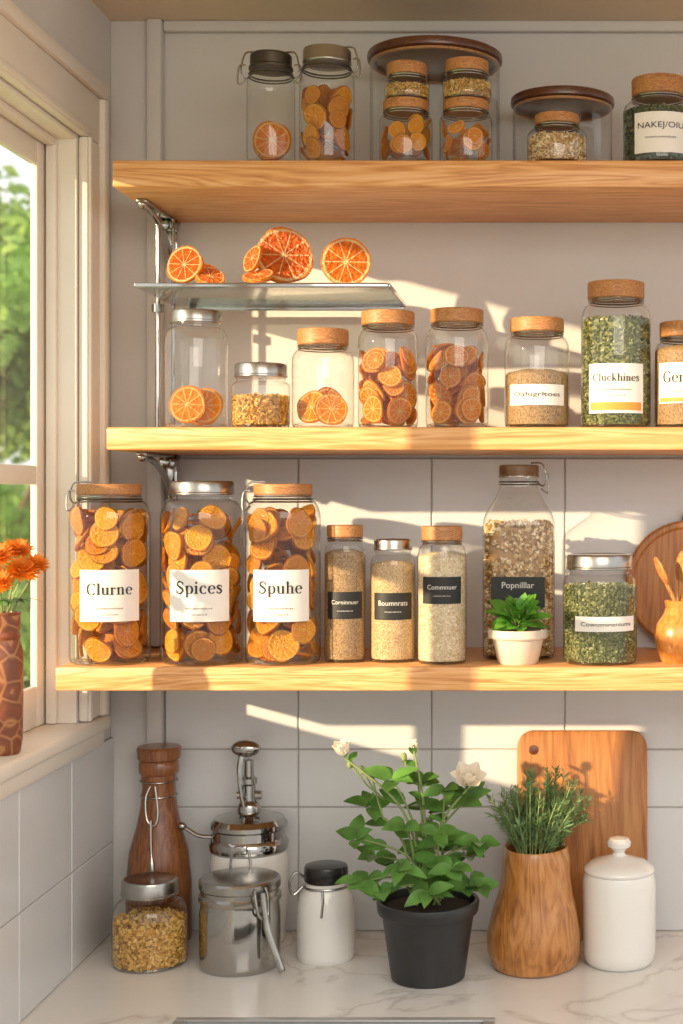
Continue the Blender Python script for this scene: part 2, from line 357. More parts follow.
# shelves
YF=-.28; DF=D0+YF
S1=WZ(160,DF); S2=WZ(427,DF); S3=WZ(667,DF)
def shelf(px,ptop,pbot,lab):
    z1=WZ(ptop,DF); z0=WZ(pbot,DF); x0=WX(px,DF); x1=.95
    xm=(x0+x1)/2; vf=bev(box(x0-xm,x1-xm,YF,-.0005,z0-z1,0),.003,2)
    return thing('wall_shelf',lab,'shelf',(xm,0,z1),group='wooden wall shelves',vf=vf,mat=M['pine'])
shelf(112,160,187,'honey pine shelf board holding canisters under the ceiling')
shelf(106,427,450,'honey pine shelf board holding small wooden-lidded jars')
shelf(55,667,691,'honey pine shelf board holding large dried fruit jars')
Z1b=WZ(187,DF); Z2b=WZ(450,DF)
def bracket(z,zr):
    x=-.614
    vf=merge(bev(box(x-.008,x+.008,-.20,-.004,z-.006,z),.0015),bev(box(x-.009,x+.009,-.03,-.025,z-.07,z),.0015),
      tube(smoothpts([(x,-.19,z-.008),(x,-.13,z-.014),(x,-.07,z-.035),(x,-.03,z-.062)]),.005,10),
      ball(.007,(x,-.195,z-.008)), bev(box(x-.013,x+.013,-.06,-.03,z-.02,z-.006),.003))
    thing('shelf_bracket','chrome shelf bracket fixed under the pine shelf','bracket',(0,0,0),group='chrome shelf brackets',vf=vf,mat=M['chrome'])
bracket(Z1b,0); bracket(Z2b,0)
rod=thing('support_rod','slim chrome rod carrying the small glass shelf','rod',(-.614,-.11,S2))
part(rod,'rod',merge(tube([(0,0,0),(0,0,Z1b-S2-.006)],.0042,12),tube([(.016,.03,0.0),(.016,.03,Z1b-S2-.006)],.003,10)),M['chrome'])
part(rod,'collar',mv(lathe([(0,0),(.009,0),(.009,.012),(0,.012)],20),0,0,WZ(283,2.13)-S2-.022),M['chrome'])
part(rod,'foot',lathe([(0,0),(.010,0),(.008,.006),(0,.006)],20),M['chrome'])
GZ=WZ(283,2.13); gx0=WX(135,2.13); gx1=WX(388,2.13)
gs=thing('glass_shelf','small glass shelf holding blood orange slices','shelf',(0,0,0))
part(gs,'shelf_panel',bev(box(gx0,gx1,-.27,-.05,GZ-.006,GZ),.0015),M['shelfglass'])
part(gs,'edge_strip',merge(bev(box(gx0,gx1,-.2735,-.2702,GZ-.007,GZ),.001),bev(box(gx1,gx1+.003,-.27,-.05,GZ-.007,GZ),.001),bev(box(gx0+.02,gx1-.0,-.0498,-.044,GZ-.012,GZ-.001),.001)),M['chrome'])
# ------------------------------------------------------------------ labels & lettering
TH=.125; TN=.038
def strip2(pts,wf=None):
    n=len(pts); V=[];Fc=[]
    for i,p in enumerate(pts):
        a=pts[max(i-1,0)]; b=pts[min(i+1,n-1)]; tx,ty=b[0]-a[0],b[1]-a[1]; l=math.hypot(tx,ty) or 1; tx/=l;ty/=l
        w=(TN+(TH-TN)*abs(ty)**1.6) if wf is None else wf(i/(n-1)); w*=.5
        V+=[(p[0]-ty*w,p[1]+tx*w),(p[0]+ty*w,p[1]-tx*w)]
    for i in range(n-1): k=2*i; Fc.append((k,k+1,k+3,k+2))
    return V,Fc
def arc2(cx,cy,rx,ry,a0,a1,n=28): return [(cx+rx*math.cos(math.radians(a0+(a1-a0)*i/n)),cy+ry*math.sin(math.radians(a0+(a1-a0)*i/n))) for i in range(n+1)]
def sp2(pts,k=6): return [(p.x,p.y) for p in smoothpts([(a,b,0) for a,b in pts],k)]
def ball2(x,y,r): return [(x,y)]+[(x+r*math.cos(i*math.pi/8),y+r*math.sin(i*math.pi/8)) for i in range(16)],[(0,1+i,1+(i+1)%16) for i in range(16)]
def glyph(ch):
    S=[];st=lambda x,a,b: S.append(strip2([(x,a),(x,b)])); sf=lambda x,y,w=.25: S.append(strip2([(x-w/2,y),(x+w/2,y)])); fl=lambda x,y: S.append(strip2([(x-.11,y-.035),(x,y-.012)],lambda t:.034+.02*t))
    arch=lambda x: (S.append(strip2(sp2([(x+.02,.33),(x+.08,.43),(x+.17,.475),(x+.25,.44),(x+.28,.34)]),lambda t:TN+(TH-TN)*max(0,t-.45)/.55)),st(x+.28,.35,0),sf(x+.28,.015,.23))
    if ch=='l': st(.12,0,.75);sf(.12,.015);fl(.12,.75);w=.27
    elif ch=='i': st(.12,0,.48);sf(.12,.015);fl(.12,.48);S.append(ball2(.12,.66,.065));w=.27
    elif ch=='n': st(.12,0,.48);sf(.12,.015,.23);fl(.12,.48);arch(.12);w=.55
    elif ch=='h': st(.12,0,.75);sf(.12,.015,.23);fl(.12,.75);arch(.12);w=.55
    elif ch=='m': st(.12,0,.48);sf(.12,.015,.23);fl(.12,.48);arch(.12);arch(.40);w=.83
    elif ch=='r': st(.12,0,.48);sf(.12,.015);fl(.12,.48);S.append(strip2(sp2([(.14,.32),(.19,.42),(.28,.465)]),lambda t:.04));S.append(ball2(.31,.42,.055));w=.40
    elif ch=='u': st(.12,.48,.14);fl(.12,.48);S.append(strip2(sp2([(.12,.17),(.15,.05),(.24,.01),(.33,.04),(.39,.13)]),lambda t:TH-(TH-TN)*min(1,t*1.6)));st(.40,.48,0);fl(.40,.48);S.append(strip2([(.40,.015),(.50,.02)]));w=.55
    elif ch=='e': S.append(strip2(arc2(.26,.24,.18,.235,8,318)));S.append(strip2([(.1,.27),(.44,.27)]));w=.50
    elif ch=='c': S.append(strip2(arc2(.26,.24,.18,.235,55,318)));S.append(ball2(.36,.38,.055));w=.47
    elif ch=='o': S.append(strip2(arc2(.27,.24,.19,.235,0,360)));w=.54
    elif ch in 'sS':
        k=1 if ch=='s' else 1.5
        P_=[(.34,.35),(.29,.45),(.2,.475),(.11,.43),(.10,.34),(.2,.265),(.31,.19),(.33,.09),(.22,.0),(.11,.03),(.06,.13)]
        S.append(strip2([(x*k,y*k+.01) for x,y in sp2(P_)],lambda t:(TN+(TH-TN)*max(0,math.sin(math.pi*t))**1.5)*(1 if k==1 else 1.15)));S.append(strip2([(.345*k,.33*k),(.345*k,.47*k)],lambda t:TN));S.append(strip2([(.055*k,.16*k),(.055*k,.0)],lambda t:TN));w=.42*k
    elif ch in 'CG':
        S.append(strip2(arc2(.36,.36,.29,.37,48,318 if ch=='C' else 300,40)));S.append(strip2([(.575,.5),(.575,.73)],lambda t:TN));w=.68
        if ch=='G': st(.56,.03,.3);sf(.56,.3)
    elif ch=='p': st(.12,.48,-.22);sf(.12,-.205);fl(.12,.48);S.append(strip2(arc2(.27,.24,.175,.235,0,360)));w=.54
    elif ch=='k': st(.12,0,.75);sf(.12,.015,.22);fl(.12,.75);S.append(strip2([(.14,.2),(.40,.46)],lambda t:TN));S.append(strip2([(.22,.28),(.42,.01)],lambda t:TH*.9));sf(.41,.46,.2);sf(.43,.015,.2);w=.54
    else: w=.3
    return S,w
def seriftext(s):
    x=0;V=[];Fc=[]
    for ch in s:
        S,w=glyph(ch)
        for v,f in S:
            o=len(V); V+=[(a+x,b) for a,b in v]; Fc+=[tuple(i+o for i in q) for q in f]
        x+=w+.02
    return V,Fc
def textvf(s,width,height=None,serif=False):
    if serif: V,Fc=seriftext(s); V=[(a,b,0) for a,b in V]
    else:
        cu=bpy.data.curves.new('t','FONT'); cu.body=s; cu.align_x='CENTER'; cu.align_y='CENTER'; cu.resolution_u=3
        ob=bpy.data.objects.new('t',cu); C.objects.link(ob); dg=bpy.context.evaluated_depsgraph_get(); dg.update()
        me=bpy.data.meshes.new_from_object(ob.evaluated_get(dg)); V=[tuple(v.co) for v in me.vertices]; Fc=[tuple(p.vertices) for p in me.polygons]
        bpy.data.objects.remove(ob); bpy.data.meshes.remove(me)
    xs=[v[0] for v in V]; ys_=[v[1] for v in V]; w=max(xs)-min(xs); h=max(ys_)-min(ys_); cx=(max(xs)+min(xs))/2; cy=(max(ys_)+min(ys_))/2
    sx=width/w; sy=sx if height is None else height/h
    return [((x-cx)*sx,(y-cy)*sy) for x,y,_ in V],Fc
def wrap(V2,zc,R,ang):
    out=[]
    for x,z in V2:
        a=-math.pi/2+ang+x/R; out.append((R*math.cos(a),R*math.sin(a),z+zc))
    return out
def flat(V2,zc,yy): return [(x,yy,z+zc) for x,z in V2]
def add_label(par,R,zc,w,h,lines,dark=False,ang=0,stripe=None,flatY=None):
    n=16; V2=[];Fc=[]
    for i in range(n+1):
        x=-w/2+w*i/n; V2+= [(x,-h/2),(x,h/2)]
    for i in range(n): a=2*i; Fc.append((a,a+2,a+3,a+1))
    f=(lambda v,e: wrap(v,zc,R+e,ang)) if flatY is None else (lambda v,e: flat(v,zc,flatY-e))
    lb=part(par,'label',(f(V2,.0006),Fc),M['blackpaper'] if dark else M['paper'],label='black paper label' if dark else 'white paper label')
    allv=[]
    for ln in lines:
        s,dz,wf,hh=ln[:4]
        V,F2=textvf(s,w*wf,hh,len(ln)>4); V=[(x,z+dz*h) for x,z in V]; allv.append((f(V,.0013),F2))
    if allv: part(lb,'lettering',merge(*allv),M['whiteink'] if dark else M['ink'],sharp=180)
    if stripe:
        z0,z1=stripe; V2=[]; 
        for i in range(n+1):
            x=-w*.46+w*.92*i/n; V2+=[(x,z0*h),(x,z1*h)]
        part(lb,'colour_band',(f(V2,.001),Fc),M['orangeink'])
    return lb
# ------------------------------------------------------------------ citrus slices
def slice_mesh(name,mat,seed,th=.09,warp=.1,cut=None):
    r_=random.Random(seed); ph=[r_.uniform(0,6.28) for _ in range(4)]
    seg=30; rad=[0,.12,.35,.6,.8,.9,.97,1.0]
    def wz(x,y): 
        a=math.atan2(y,x); r=math.hypot(x,y); return warp*r*r*(math.sin(2*a+ph[0])+.5*math.sin(3*a+ph[1]))
    def wr(a): return 1+.03*math.sin(3*a+ph[2])+.02*math.sin(5*a+ph[3])
    V=[];rings=[]
    prof=[(r,th*(.75 if r<.9 else 1.0)*(1 if r<.97 else .8)) for r in rad]+[(1.0,-th*.8)]+[(r,-th*(.75 if r<.9 else 1.0)) for r in reversed(rad[:-1])]
    for r,z in prof:
        if r==0: rings.append([len(V)]); V.append((0,0,z)); continue
        ring=[]
        for j in range(seg):
            a=2*math.pi*j/seg; q=r*wr(a); x,y=q*math.cos(a),q*math.sin(a)
            zz=z
            if .1<r<.85: zz+= .02*math.cos(10*a)*(1 if z>0 else -1)
            ring.append(len(V)); V.append((x,y,zz+wz(x,y)))
        rings.append(ring)
    Fc=[]
    for a,b in zip(rings[:-1],rings[1:]):
        for j in range(seg):
            j2=(j+1)%seg
            if len(a)==1: Fc.append((a[0],b[j],b[j2]))
            elif len(b)==1: Fc.append((a[j],b[0],a[j2]))
            else: Fc.append((a[j],b[j],b[j2],a[j2]))
    return mesh(name,(V,Fc),mat,60)
SM={k:[slice_mesh('slice_'+k,M[k],i*7+3,.11 if k=='golden' else .09,.09) for i in range(4)] for k in ('golden','orange')}
SM['blood']=[slice_mesh('slice_blood',M['blood'],i*5+1,.12,.03) for i in range(2)]
nr=np.random.RandomState(11)
AN=np.linspace(0,2*np.pi,14,endpoint=False)
def frame(n):
    n=n/np.linalg.norm(n); a=np.array([0,0,1.]) if abs(n[2])<.9 else np.array([1.,0,0]); u=np.cross(a,n); u/=np.linalg.norm(u); return n,u,np.cross(n,u)
def rimpts(c,n,a):
    n,u,w=frame(n); return c+a*(np.cos(AN)[:,None]*u+np.sin(AN)[:,None]*w)
def hit(c1,n1,a1,r1,cs,ns,as_,rs,t):
    if len(cs)==0: return False
    cs=np.array(cs);ns=np.array(ns);as_=np.array(as_);rs=np.array(rs)
    def chk(pts,c,n,a):
        d=np.einsum('kij,kj->ki',pts-c[:,None,:],n)
        lat=np.linalg.norm(pts-c[:,None,:]-d[...,None]*n[:,None,:],axis=2)
        if np.any((np.abs(d)<t)&(lat<a[:,None])): return True
        p2=np.roll(pts,-1,axis=1); d2=np.roll(d,-1,axis=1); cr=(d*d2)<0
        s=np.where(cr,d/(d-d2+1e-12),0); ip=pts+(p2-pts)*s[...,None]; q=np.linalg.norm(ip-c[:,None,:],axis=2)
        return bool(np.any(cr&(q<a[:,None])))
    near=np.linalg.norm(cs-c1,axis=1)<(as_+a1)
    if not near.any(): return False
    cs=cs[near];ns=ns[near];as_=as_[near];rs=rs[near]; K=len(cs)
    if chk(np.repeat(r1[None],K,0),cs,ns,as_): return True
    if chk(rs,np.repeat(c1[None],K,0),np.repeat(n1[None],K,0),np.full(K,a1)): return True
    return False
def pack(R,H,a0,a1,nmax,tries):
    cs=[];ns=[];as_=[];rs=[]
    t=a0*.12
    for k in range(tries):
        if len(cs)>=nmax: break
        stage=k/tries
        a=nr.uniform(a0,a1) if stage<.4 else nr.uniform(a0*.8,a1*.95)
        th=nr.uniform(0,2*np.pi) if nr.uniform()<.35 else nr.uniform(-2.6,-.5); rad=np.array([np.cos(th),np.sin(th),0])
        if stage<.65:
            n=rad+np.array([0,0,nr.uniform(-.7,1.0)])+nr.normal(0,.25,3); n/=np.linalg.norm(n)
            d=math.sqrt(max(0,(R-.002)**2-a*a))*nr.uniform(.86,1.0)-a*.1
        else:
            n=nr.normal(0,1,3); n[2]*=1.6; n/=np.linalg.norm(n); d=nr.uniform(R*.2,R-.3*a)
        z=nr.uniform(.003,H); c=rad*d; c[2]=z
        r1=rimpts(c,n,a)
        if np.max(np.hypot(r1[:,0],r1[:,1]))>R-.002 or r1[:,2].min()<.004 or r1[:,2].max()>H: continue
        if hit(c,n,a,r1,cs,ns,as_,rs,t): continue
        cs.append(c);ns.append(n);as_.append(a);rs.append(r1)
    return list(zip(cs,ns,as_))
def put_slice(kind,pos,n,a,group,label,i=0,roll=None,name='dried_orange_slice'):
    me=SM[kind][i%len(SM[kind])]
    o=bpy.data.objects.new(name,me); C.objects.link(o); o.location=pos
    q=Vector(n).to_track_quat('Z','Y')@Quaternion((0,0,1),rnd.uniform(0,6.28) if roll is None else roll)
    o.rotation_mode='QUATERNION'; o.rotation_quaternion=q; o.scale=(a*.97,)*3
    o['label']=label; o['category']='orange slice'; o['group']=group
    return o
CNT=[]
def fill_slices(kind,x,y,z,R,H,a0,a1,nmax,group,label,tries=5000):
    P=pack(R,H,a0,a1,nmax,tries)
    for i,(c,n,a) in enumerate(P): put_slice(kind,(x+c[0],y+c[1],z+c[2]),n,a,group,label,i)
    CNT.append(len(P)); return len(P)
# ------------------------------------------------------------------ grains
ico=bmesh.new(); bmesh.ops.create_icosphere(ico,subdivisions=1,radius=1); IV=np.array([v.co[:] for v in ico.verts]); IF=[tuple(v.index for v in f.verts) for f in ico.faces]; ico.free()
def grains(R,H,size,n,flatn=.6,elong=1.2,sup=None,ntop=None,inner=.93):
    V=[];Fc=[]
    core=lathe([(0,.003),(R*inner-size*.6,.003),(R*inner-size*.6,H-size*.6),(0,H-size*.3)],32,sup)
    V+=core[0];Fc+=core[1]
    ntop=ntop or n//6
    for k in range(n+ntop):
        th=nr.uniform(0,2*np.pi); s=size*nr.uniform(.6,1.15); kk=1
        if sup: kk=(abs(math.cos(th))**sup+abs(math.sin(th))**sup)**(-1/sup)
        if k<n: d=(R*.975-s*.75)*kk; z=nr.uniform(s,H)
        else: d=(R*.95-s)*math.sqrt(nr.uniform(0,1))*kk; z=H+nr.uniform(-s*.5,s*.5)
        q=Quaternion((nr.normal(),nr.normal(),nr.normal(),nr.normal())).normalized()
        pts=IV*np.array([s*elong,s,s*flatn])*(1+nr.uniform(-.15,.15,(len(IV),1)))
        if k<n: pts*=.9
        Rm=np.array(q.to_matrix()); pts=pts@Rm.T+np.array([d*math.cos(th),d*math.sin(th),z])
        if k<n:
            rr=np.hypot(pts[:,0],pts[:,1])/kk; f=np.minimum(1,(R*.985)/rr); pts[:,0]*=f; pts[:,1]*=f
        pts[:,2]=np.maximum(pts[:,2],.002)
        o=len(V); V+=[tuple(p) for p in pts]; Fc+=[tuple(i+o for i in f) for f in IF]
    return V,Fc
def powder(R,H,sup=None):
    return lathe([(0,.003),(R*.95,.003),(R*.965,.008),(R*.965,H-.004),(R*.9,H-.001),(R*.5,H+.004),(0,H+.003)],40,sup)
# ------------------------------------------------------------------ jars
def ringpts(R,z,n=36): return [(R*math.cos(2*math.pi*i/n),R*math.sin(2*math.pi*i/n),z) for i in range(n)]
def jar(cx,w,top,zs,lidh=14,lidw=None,lid='wood',frontgap=.006,name='spice_jar',label='glass jar with wooden lid',cat='jar',fd=None,sh=.16,sup=None,neck=None,bail=None,group=None,base_z=None):
    d=DF+frontgap if fd is None else fd
    r=w/2*d/F; d=d+r; r=w/2*d/F; X=WX(cx,d); y=d-D0; z0=zs if base_z is None else base_z
    zt=WZ(top,d); H=zt-z0; px=d/F; lh=lidh*px; hb=H-lh
    lr=(lidw/2 if lidw else w*.42)*px; nk=(neck*px/2) if neck else lr*.92
    root=thing(name,label,cat,(X,y,z0),group=group)
    shh=max(hb*sh,.008); R=r
    zs0=hb-shh-.006
    prof=[(0,.003),(R*.8,.0015),(R*.9,0),(R*.97,.003),(R,.010),(R,zs0)]
    for i in range(1,9):
        t=i/8
        prof.append((R+(nk-R)*(1-math.cos(t*math.pi))/2 if neck else R+(nk-R)*(1-math.sqrt(max(0,1-t*t))) , zs0+shh*t))
    prof+=[(nk,hb-.003),(nk*1.035,hb-.002),(nk*1.035,hb+.001),(nk*.97,hb+lh*.5)]
    gl=part(root,'glass_body',lathe(prof,56,sup),M['glass'],label='clear glass body')
    part(gl,'foot_ring',tube(ringpts(R*.90,.0035),.0028,8,True) if not sup else lathe([(R*.7,.002),(R*.95,.002),(R*.95,.006),(R*.7,.006)],40,sup),M['glass'])
    if lid=='wood':
        lv=lathe([(0,hb),(lr*.96,hb),(lr,hb+.0015),(lr,H-.002),(lr*.985,H-.0006),(lr*.95,H),(0,H)],48)
        part(root,'lid',lv,M['oaklid'],label='round wooden lid')
        part(root,'seal_ring',merge(tube(ringpts(nk*1.06,hb-.002),.0014,8,True),tube(ringpts(nk*1.05,hb-.0055),.0009,8,True)),M['steel'],label='metal ring under the lid')
    elif lid=='metal':
        p=[(0,hb),(lr,hb),(lr*1.02,hb+.001),(lr*1.02,hb+.003),(lr,hb+.004),(lr,H-.003),(lr*.97,H-.0008),(lr*.9,H),(lr*.85,H-.001),(0,H-.001)]
        part(root,'lid',lathe(p,48),M['steel'],label='brushed metal lid')
    elif lid=='dark':
        p=[(0,hb),(lr,hb),(lr*1.03,hb+.001),(lr*1.03,hb+.004),(lr*.97,hb+.006),(lr*.97,H-.003),(lr*.9,H),(0,H)]
        part(root,'lid',lathe(p,48),M['darkmetal'],label='dark metal lid')
    if bail:
        for s in ([bail] if bail in (1,-1) else [1,-1]):
            zz=hb; o=[(s*nk*1.05,0,zz-.008),(s*(lr+.006),-.004,zz-.012),(s*(lr+.011),-.006,zz-.004),(s*(lr+.010),-.006,zz+.008),(s*(lr+.004),-.004,H+.002),(s*lr*.6,-.002,H+.003)]
            part(root,'wire_bail',merge(tube(smoothpts(o),.0013,8),tube(smoothpts([(s*(lr+.003),-.010,zz-.016),(s*(lr+.014),-.012,zz-.022),(s*(lr+.013),-.010,zz+.004),(s*(lr+.004),-.008,zz+.006)]),.0013,8)),M['steel'],label='steel wire clasp')
        part(root,'neck_wire',merge(tube(ringpts(nk*1.09,hb-.006),.0013,8,True),tube(ringpts(nk*1.09,hb-.010),.0011,8,True)),M['darkmetal'])
    return dict(root=root,R=R,H=H,hb=hb,zs0=zs0,X=X,y=y,z=z0,px=px,ang=-math.atan2(X,d) ,d=d)
def lab(j,y0,y1,w,lines,dark=False,dx=0,**kw):
    zc=WZ((y0+y1)/2,j['d']-j['R'])-j['z']; h=(y1-y0)*(j['d']-j['R'])/F; ww=w*(j['d']-j['R'])/F
    ch=min(.98,ww/2/j['R']); arc=2*j['R']*math.asin(ch)
    add_label(j['root'],j['R'],zc,arc,h,lines,dark,ang=j['ang']+math.asin(max(-.9,min(.9,dx*j['px']/j['R']))),**kw)
def content(j,name,label,cat,vf,mat):
    return thing(name,label,cat,(j['X'],j['y'],j['z']+.002),vf=vf,mat=mat,kind='stuff')
# --- bottom shelf, big jars
G='large glass jars of dried fruit'
for cx,w,top,lid,lw2,lt,txt,bl,lx0,lx1 in ((110,79,484,'wood',62,11,'Clurne',-1,81,138),(202,82,481,'metal',63,14,'Spices',None,170,228),(283,75,484,'wood',58,11,'Spuhe',-1,253,308)):
    j=jar(cx,w,top,S3,lt,lw2,lid,name='storage_jar',label='large glass jar of dried orange slices, %s lid, label %s'%('wooden' if lid=='wood' else 'metal',txt),bail=bl,sh=.13,group=G)
    lab(j,570,622,lx1-lx0,[(txt,.13,.74,None,1),('mosturoduas',-.24,.42,.0028),('muecsd',-.36,.25,.0022)],dx=(lx0+lx1)/2-cx)
    fill_slices('golden',j['X'],j['y'],j['z'],j['R'],j['zs0']+.022,.0205,.0255,64,'golden dried slices in jar labelled '+txt,'golden dried citrus slice inside the jar labelled '+txt,22000)
G2='slim spice jars with black labels'
for cx,w,top,lid,lt,lw2,y0,y1,lx,mt,hc,txt,fd in ((345,41,525,'wood',12,36,592,619,34,'spicebrown',565,'Corninnuer',2.165),(393,45,539,'metal',11,38,593,620,37,'spicebeige',570,'Boumnrats',2.165),(442,49,526,'wood',14,41,577,604,38,'spicecream',560,'Commnuer',2.14)):
    j=jar(cx,w,top,S3,lt,lw2,lid,fd=fd,label='slim glass spice jar with %s lid and black label'%('wooden' if lid=='wood' else 'metal'),sh=.12,group=G2)
    lab(j,y0,y1,lx,[(txt,.12,.72,None),('muecsdums',-.2,.4,.0018)],True)
    content(j,'ground_spice','fine ground spice filling a slim jar','spice',powder(j['R'],j['zs0']+.004),M[mt])
j=jar(519,72,465,S3,13,40,'metal',fd=2.207,name='swing_top_bottle',label='tall square glass bottle with metal cap full of granola',cat='bottle',sh=.24,neck=36,sup=4,bail=1)
content(j,'granola','chunky pale granola filling the tall bottle','granola',grains(j['R']*.985,j['zs0']-.002,.0056,1400,.85,1.15,4),M['granola'])
add_label(j['root'],j['R'],WZ(592,2.21)-S3,.079,.045,[('Popnilllar',.2,.6,None),('muecsdu',-.2,.35,.0025)],True,flatY=-j['R']*1.001)
j=jar(600,74,554,S3,15,66,'metal',label='wide glass jar of dried green herbs with metal lid',sh=.12,name='herb_jar')
lab(j,617,632,60,[('Cowomineniums',0,.8,.006)],dx=7)
content(j,'dried_herbs','crumbled dried green herbs filling the jar','herbs',grains(j['R'],j['zs0']-.004,.0029,3600,.35,1.6),M['herb'])
# --- middle shelf
G3='small glass jars on the middle shelf'
j=jar(196,63,311,S2,13,51,'metal',label='clear glass jar with metal lid, few orange slices',group=G3)
for i,(dx,dz,a,yy,n) in enumerate(((-.009,.034,.0285,-.014,(-.15,-1,.12)),(.012,.033,.028,-.003,(.25,-1,.2)),(.002,.032,.027,.014,(-.1,-1,.1)))):
    put_slice('orange',(j['X']+dx,j['y']+yy,j['z']+dz),n,a,'orange slices in clear jar','dried orange slice standing in the clear jar',i)
j=jar(261,58,364,S2,14,52,'metal',label='low glass jar with metal lid and orange spice',sh=.1,group=G3)
content(j,'orange_zest','coarse orange zest pieces in the low jar','spice',grains(j['R'],.043,.0034,900,.4,1.5),M['oat'])
j=jar(323,62,330,S2,16,51,'wood',label='clear glass jar with wooden lid, few orange slices',group=G3)
for i,(dx,dz,a,yy,n) in enumerate(((.015,.027,.0245,-.018,(.25,-1,.25)),(-.015,.031,.0255,-.004,(-.35,-1,.3)),(.004,.036,.025,.012,(.1,-1,-.1)))):
    put_slice('orange',(j['X']+dx,j['y']+yy,j['z']+dz),n,a,'orange slices in wooden lid jar','dried orange slice leaning in the wooden-lidded jar',i)
for cx,w,top,fh in ((388,60,312,347),(457,63,310,345)):
    j=jar(cx,w,top,S2,14,53,'wood',label='glass jar with wooden lid packed with orange slices',group=G3)
    fill_slices('orange',j['X'],j['y'],j['z'],j['R'],WZ(fh,j['d'])-S2,.0175,.0225,36,'orange slices in packed jar','bright dried orange slice in a packed jar',14000)
j=jar(537,65,319,S2,14,54,'wood',label='glass jar with wooden lid and brown spice, white label',group=G3)
lab(j,384,405,54,[('Oafugrltoes',0,.8,.0085)])
content(j,'brown_spice','fine brown spice half filling the jar','spice',powder(j['R'],WZ(374,j['d'])-S2),M['spicebrown'])
j=jar(616,70,283,S2,17,57,'wood',label='tall glass jar of dried green herbs, white label',group=G3)
lab(j,363,413,54,[('Cluckhines',.22,.82,None,1),('mocsueodums',-.02,.5,.003),('muecsd',-.14,.3,.002)],stripe=(-.44,-.28))
content(j,'dried_herbs','crumbled dried green herbs filling the tall jar','herbs',grains(j['R'],WZ(322,j['d'])-S2,.0027,3600,.35,1.6),M['herb'])
j=jar(687,66,323,S2,15,55,'wood',label='glass jar with wooden lid and brown herbs, white label',group=G3)
lab(j,362,403,56,[('Gemnes',.15,.8,None,1),('mocsueod',-.2,.5,.003)],stripe=(-.46,-.36))
content(j,'brown_spice','coarse brown spice in the wooden-lidded jar','spice',powder(j['R'],WZ(350,j['d'])-S2),M['spicebrown'])
# --- top shelf
G4='jars on the top shelf'
j=jar(271,48,55,S1,16,43,'dark',label='slim clip-top jar with dark lid and one orange slice',bail=2,sh=.12,group=G4)
for i,(dx,dz,a,yy) in enumerate(((.003,.033,.0285,-.008),(-.002,.030,.026,.008))):
    put_slice('orange',(j['X']+dx,j['y']+yy,j['z']+dz+.002),(.05,-1,.03),a,'orange slices in clip jar','round dried orange slice standing in the clip-top jar',i)
j=jar(327,55,50,S1,15,48,'metal',label='clip-top jar with metal lid packed with dried slices',bail=1,sh=.12,group=G4)
fill_slices('golden',j['X'],j['y'],j['z'],j['R'],WZ(84,j['d'])-S1,.016,.020,28,'dried slices in clip-top jar','golden dried slice in the clip-top jar',10000)
def canister(px0,px1,yc_,pl,lab_):
    r=(px1-px0)/2*pl/F; X=WX((px0+px1)/2,pl); y=pl-D0; zl=WZ(yc_,pl)-S1
    root=thing('glass_canister',lab_,'canister',(X,y,S1),group='glass canisters with dark wooden lids')
    rb=r*.965
    part(root,'glass_body',lathe([(0,.002),(rb*.95,0),(rb,.006),(rb,zl-.001)],64),M['glass'],label='clear glass body')
    part(root,'lid',lathe([(0,zl),(rb*.99,zl),(r,zl+.002),(r*1.01,zl+.006),(r,zl+.012),(r*.97,zl+.014),(0,zl+.015)],64),M['walnut'],label='dark walnut disc lid')
    part(root,'lid_seal',lathe([(r*.90,zl-.004),(r*.955,zl-.004),(r*.955,zl-.0005),(r*.90,zl-.0005)],64),M['oaklid'],label='pale wood ring under the lid')
canister(368,502,64,2.30,'large glass canister with dark walnut lid behind stacked jars')
canister(511,614,108,2.313,'short glass canister with dark walnut lid behind a jar')
G5='small stacked jars on the top shelf'
for cx in (406,466):
    j=jar(cx,53,102,S1,10,46,'wood',label='small squat jar of dried slices with wooden lid',group=G5,sh=.12)
    fill_slices('golden' if cx==406 else 'orange',j['X'],j['y'],j['z'],j['R'],j['zs0']+.006,.0125,.016,14,'dried slices in the small jar','small dried orange slice in a squat jar',5000)
    zt=S1+j['H']
    k=jar(cx+1,45 if cx==406 else 49,65 if cx==406 else 62,S1,12,40 if cx==406 else 43,'wood',label='small spice jar stacked on another jar, wooden lid',group=G5,sh=.12,fd=2.135,base_z=zt+.0005)
    content(k,'seed_mix','mixed seeds filling a small stacked jar','seeds',grains(k['R'],k['zs0']-.004,.0028,900,.5,1.5),M['seeds'])
j=jar(557,60,116,S1,10,45,'wood',label='small squat jar of mixed seeds with wooden lid',group=G5,sh=.2)
content(j,'seed_mix','mixed seeds and flakes filling the squat jar','seeds',grains(j['R'],j['zs0']-.003,.0032,1000,.6,1.3),M['granola'])
j=jar(659,72,80,S1,18,55,'wood',label='round glass jar of dark herbs, white label, wooden lid',group=G4,sh=.18)
lab(j,111,152,52,[('NAKEJ/OIU',.15,.85,.011),('mocsueoduts',-.12,.55,.003)],dx=2,)
content(j,'dried_herbs','dark dried herbs filling the round jar','herbs',grains(j['R'],j['zs0'],.003,1800,.35,1.5),M['darkherb'])
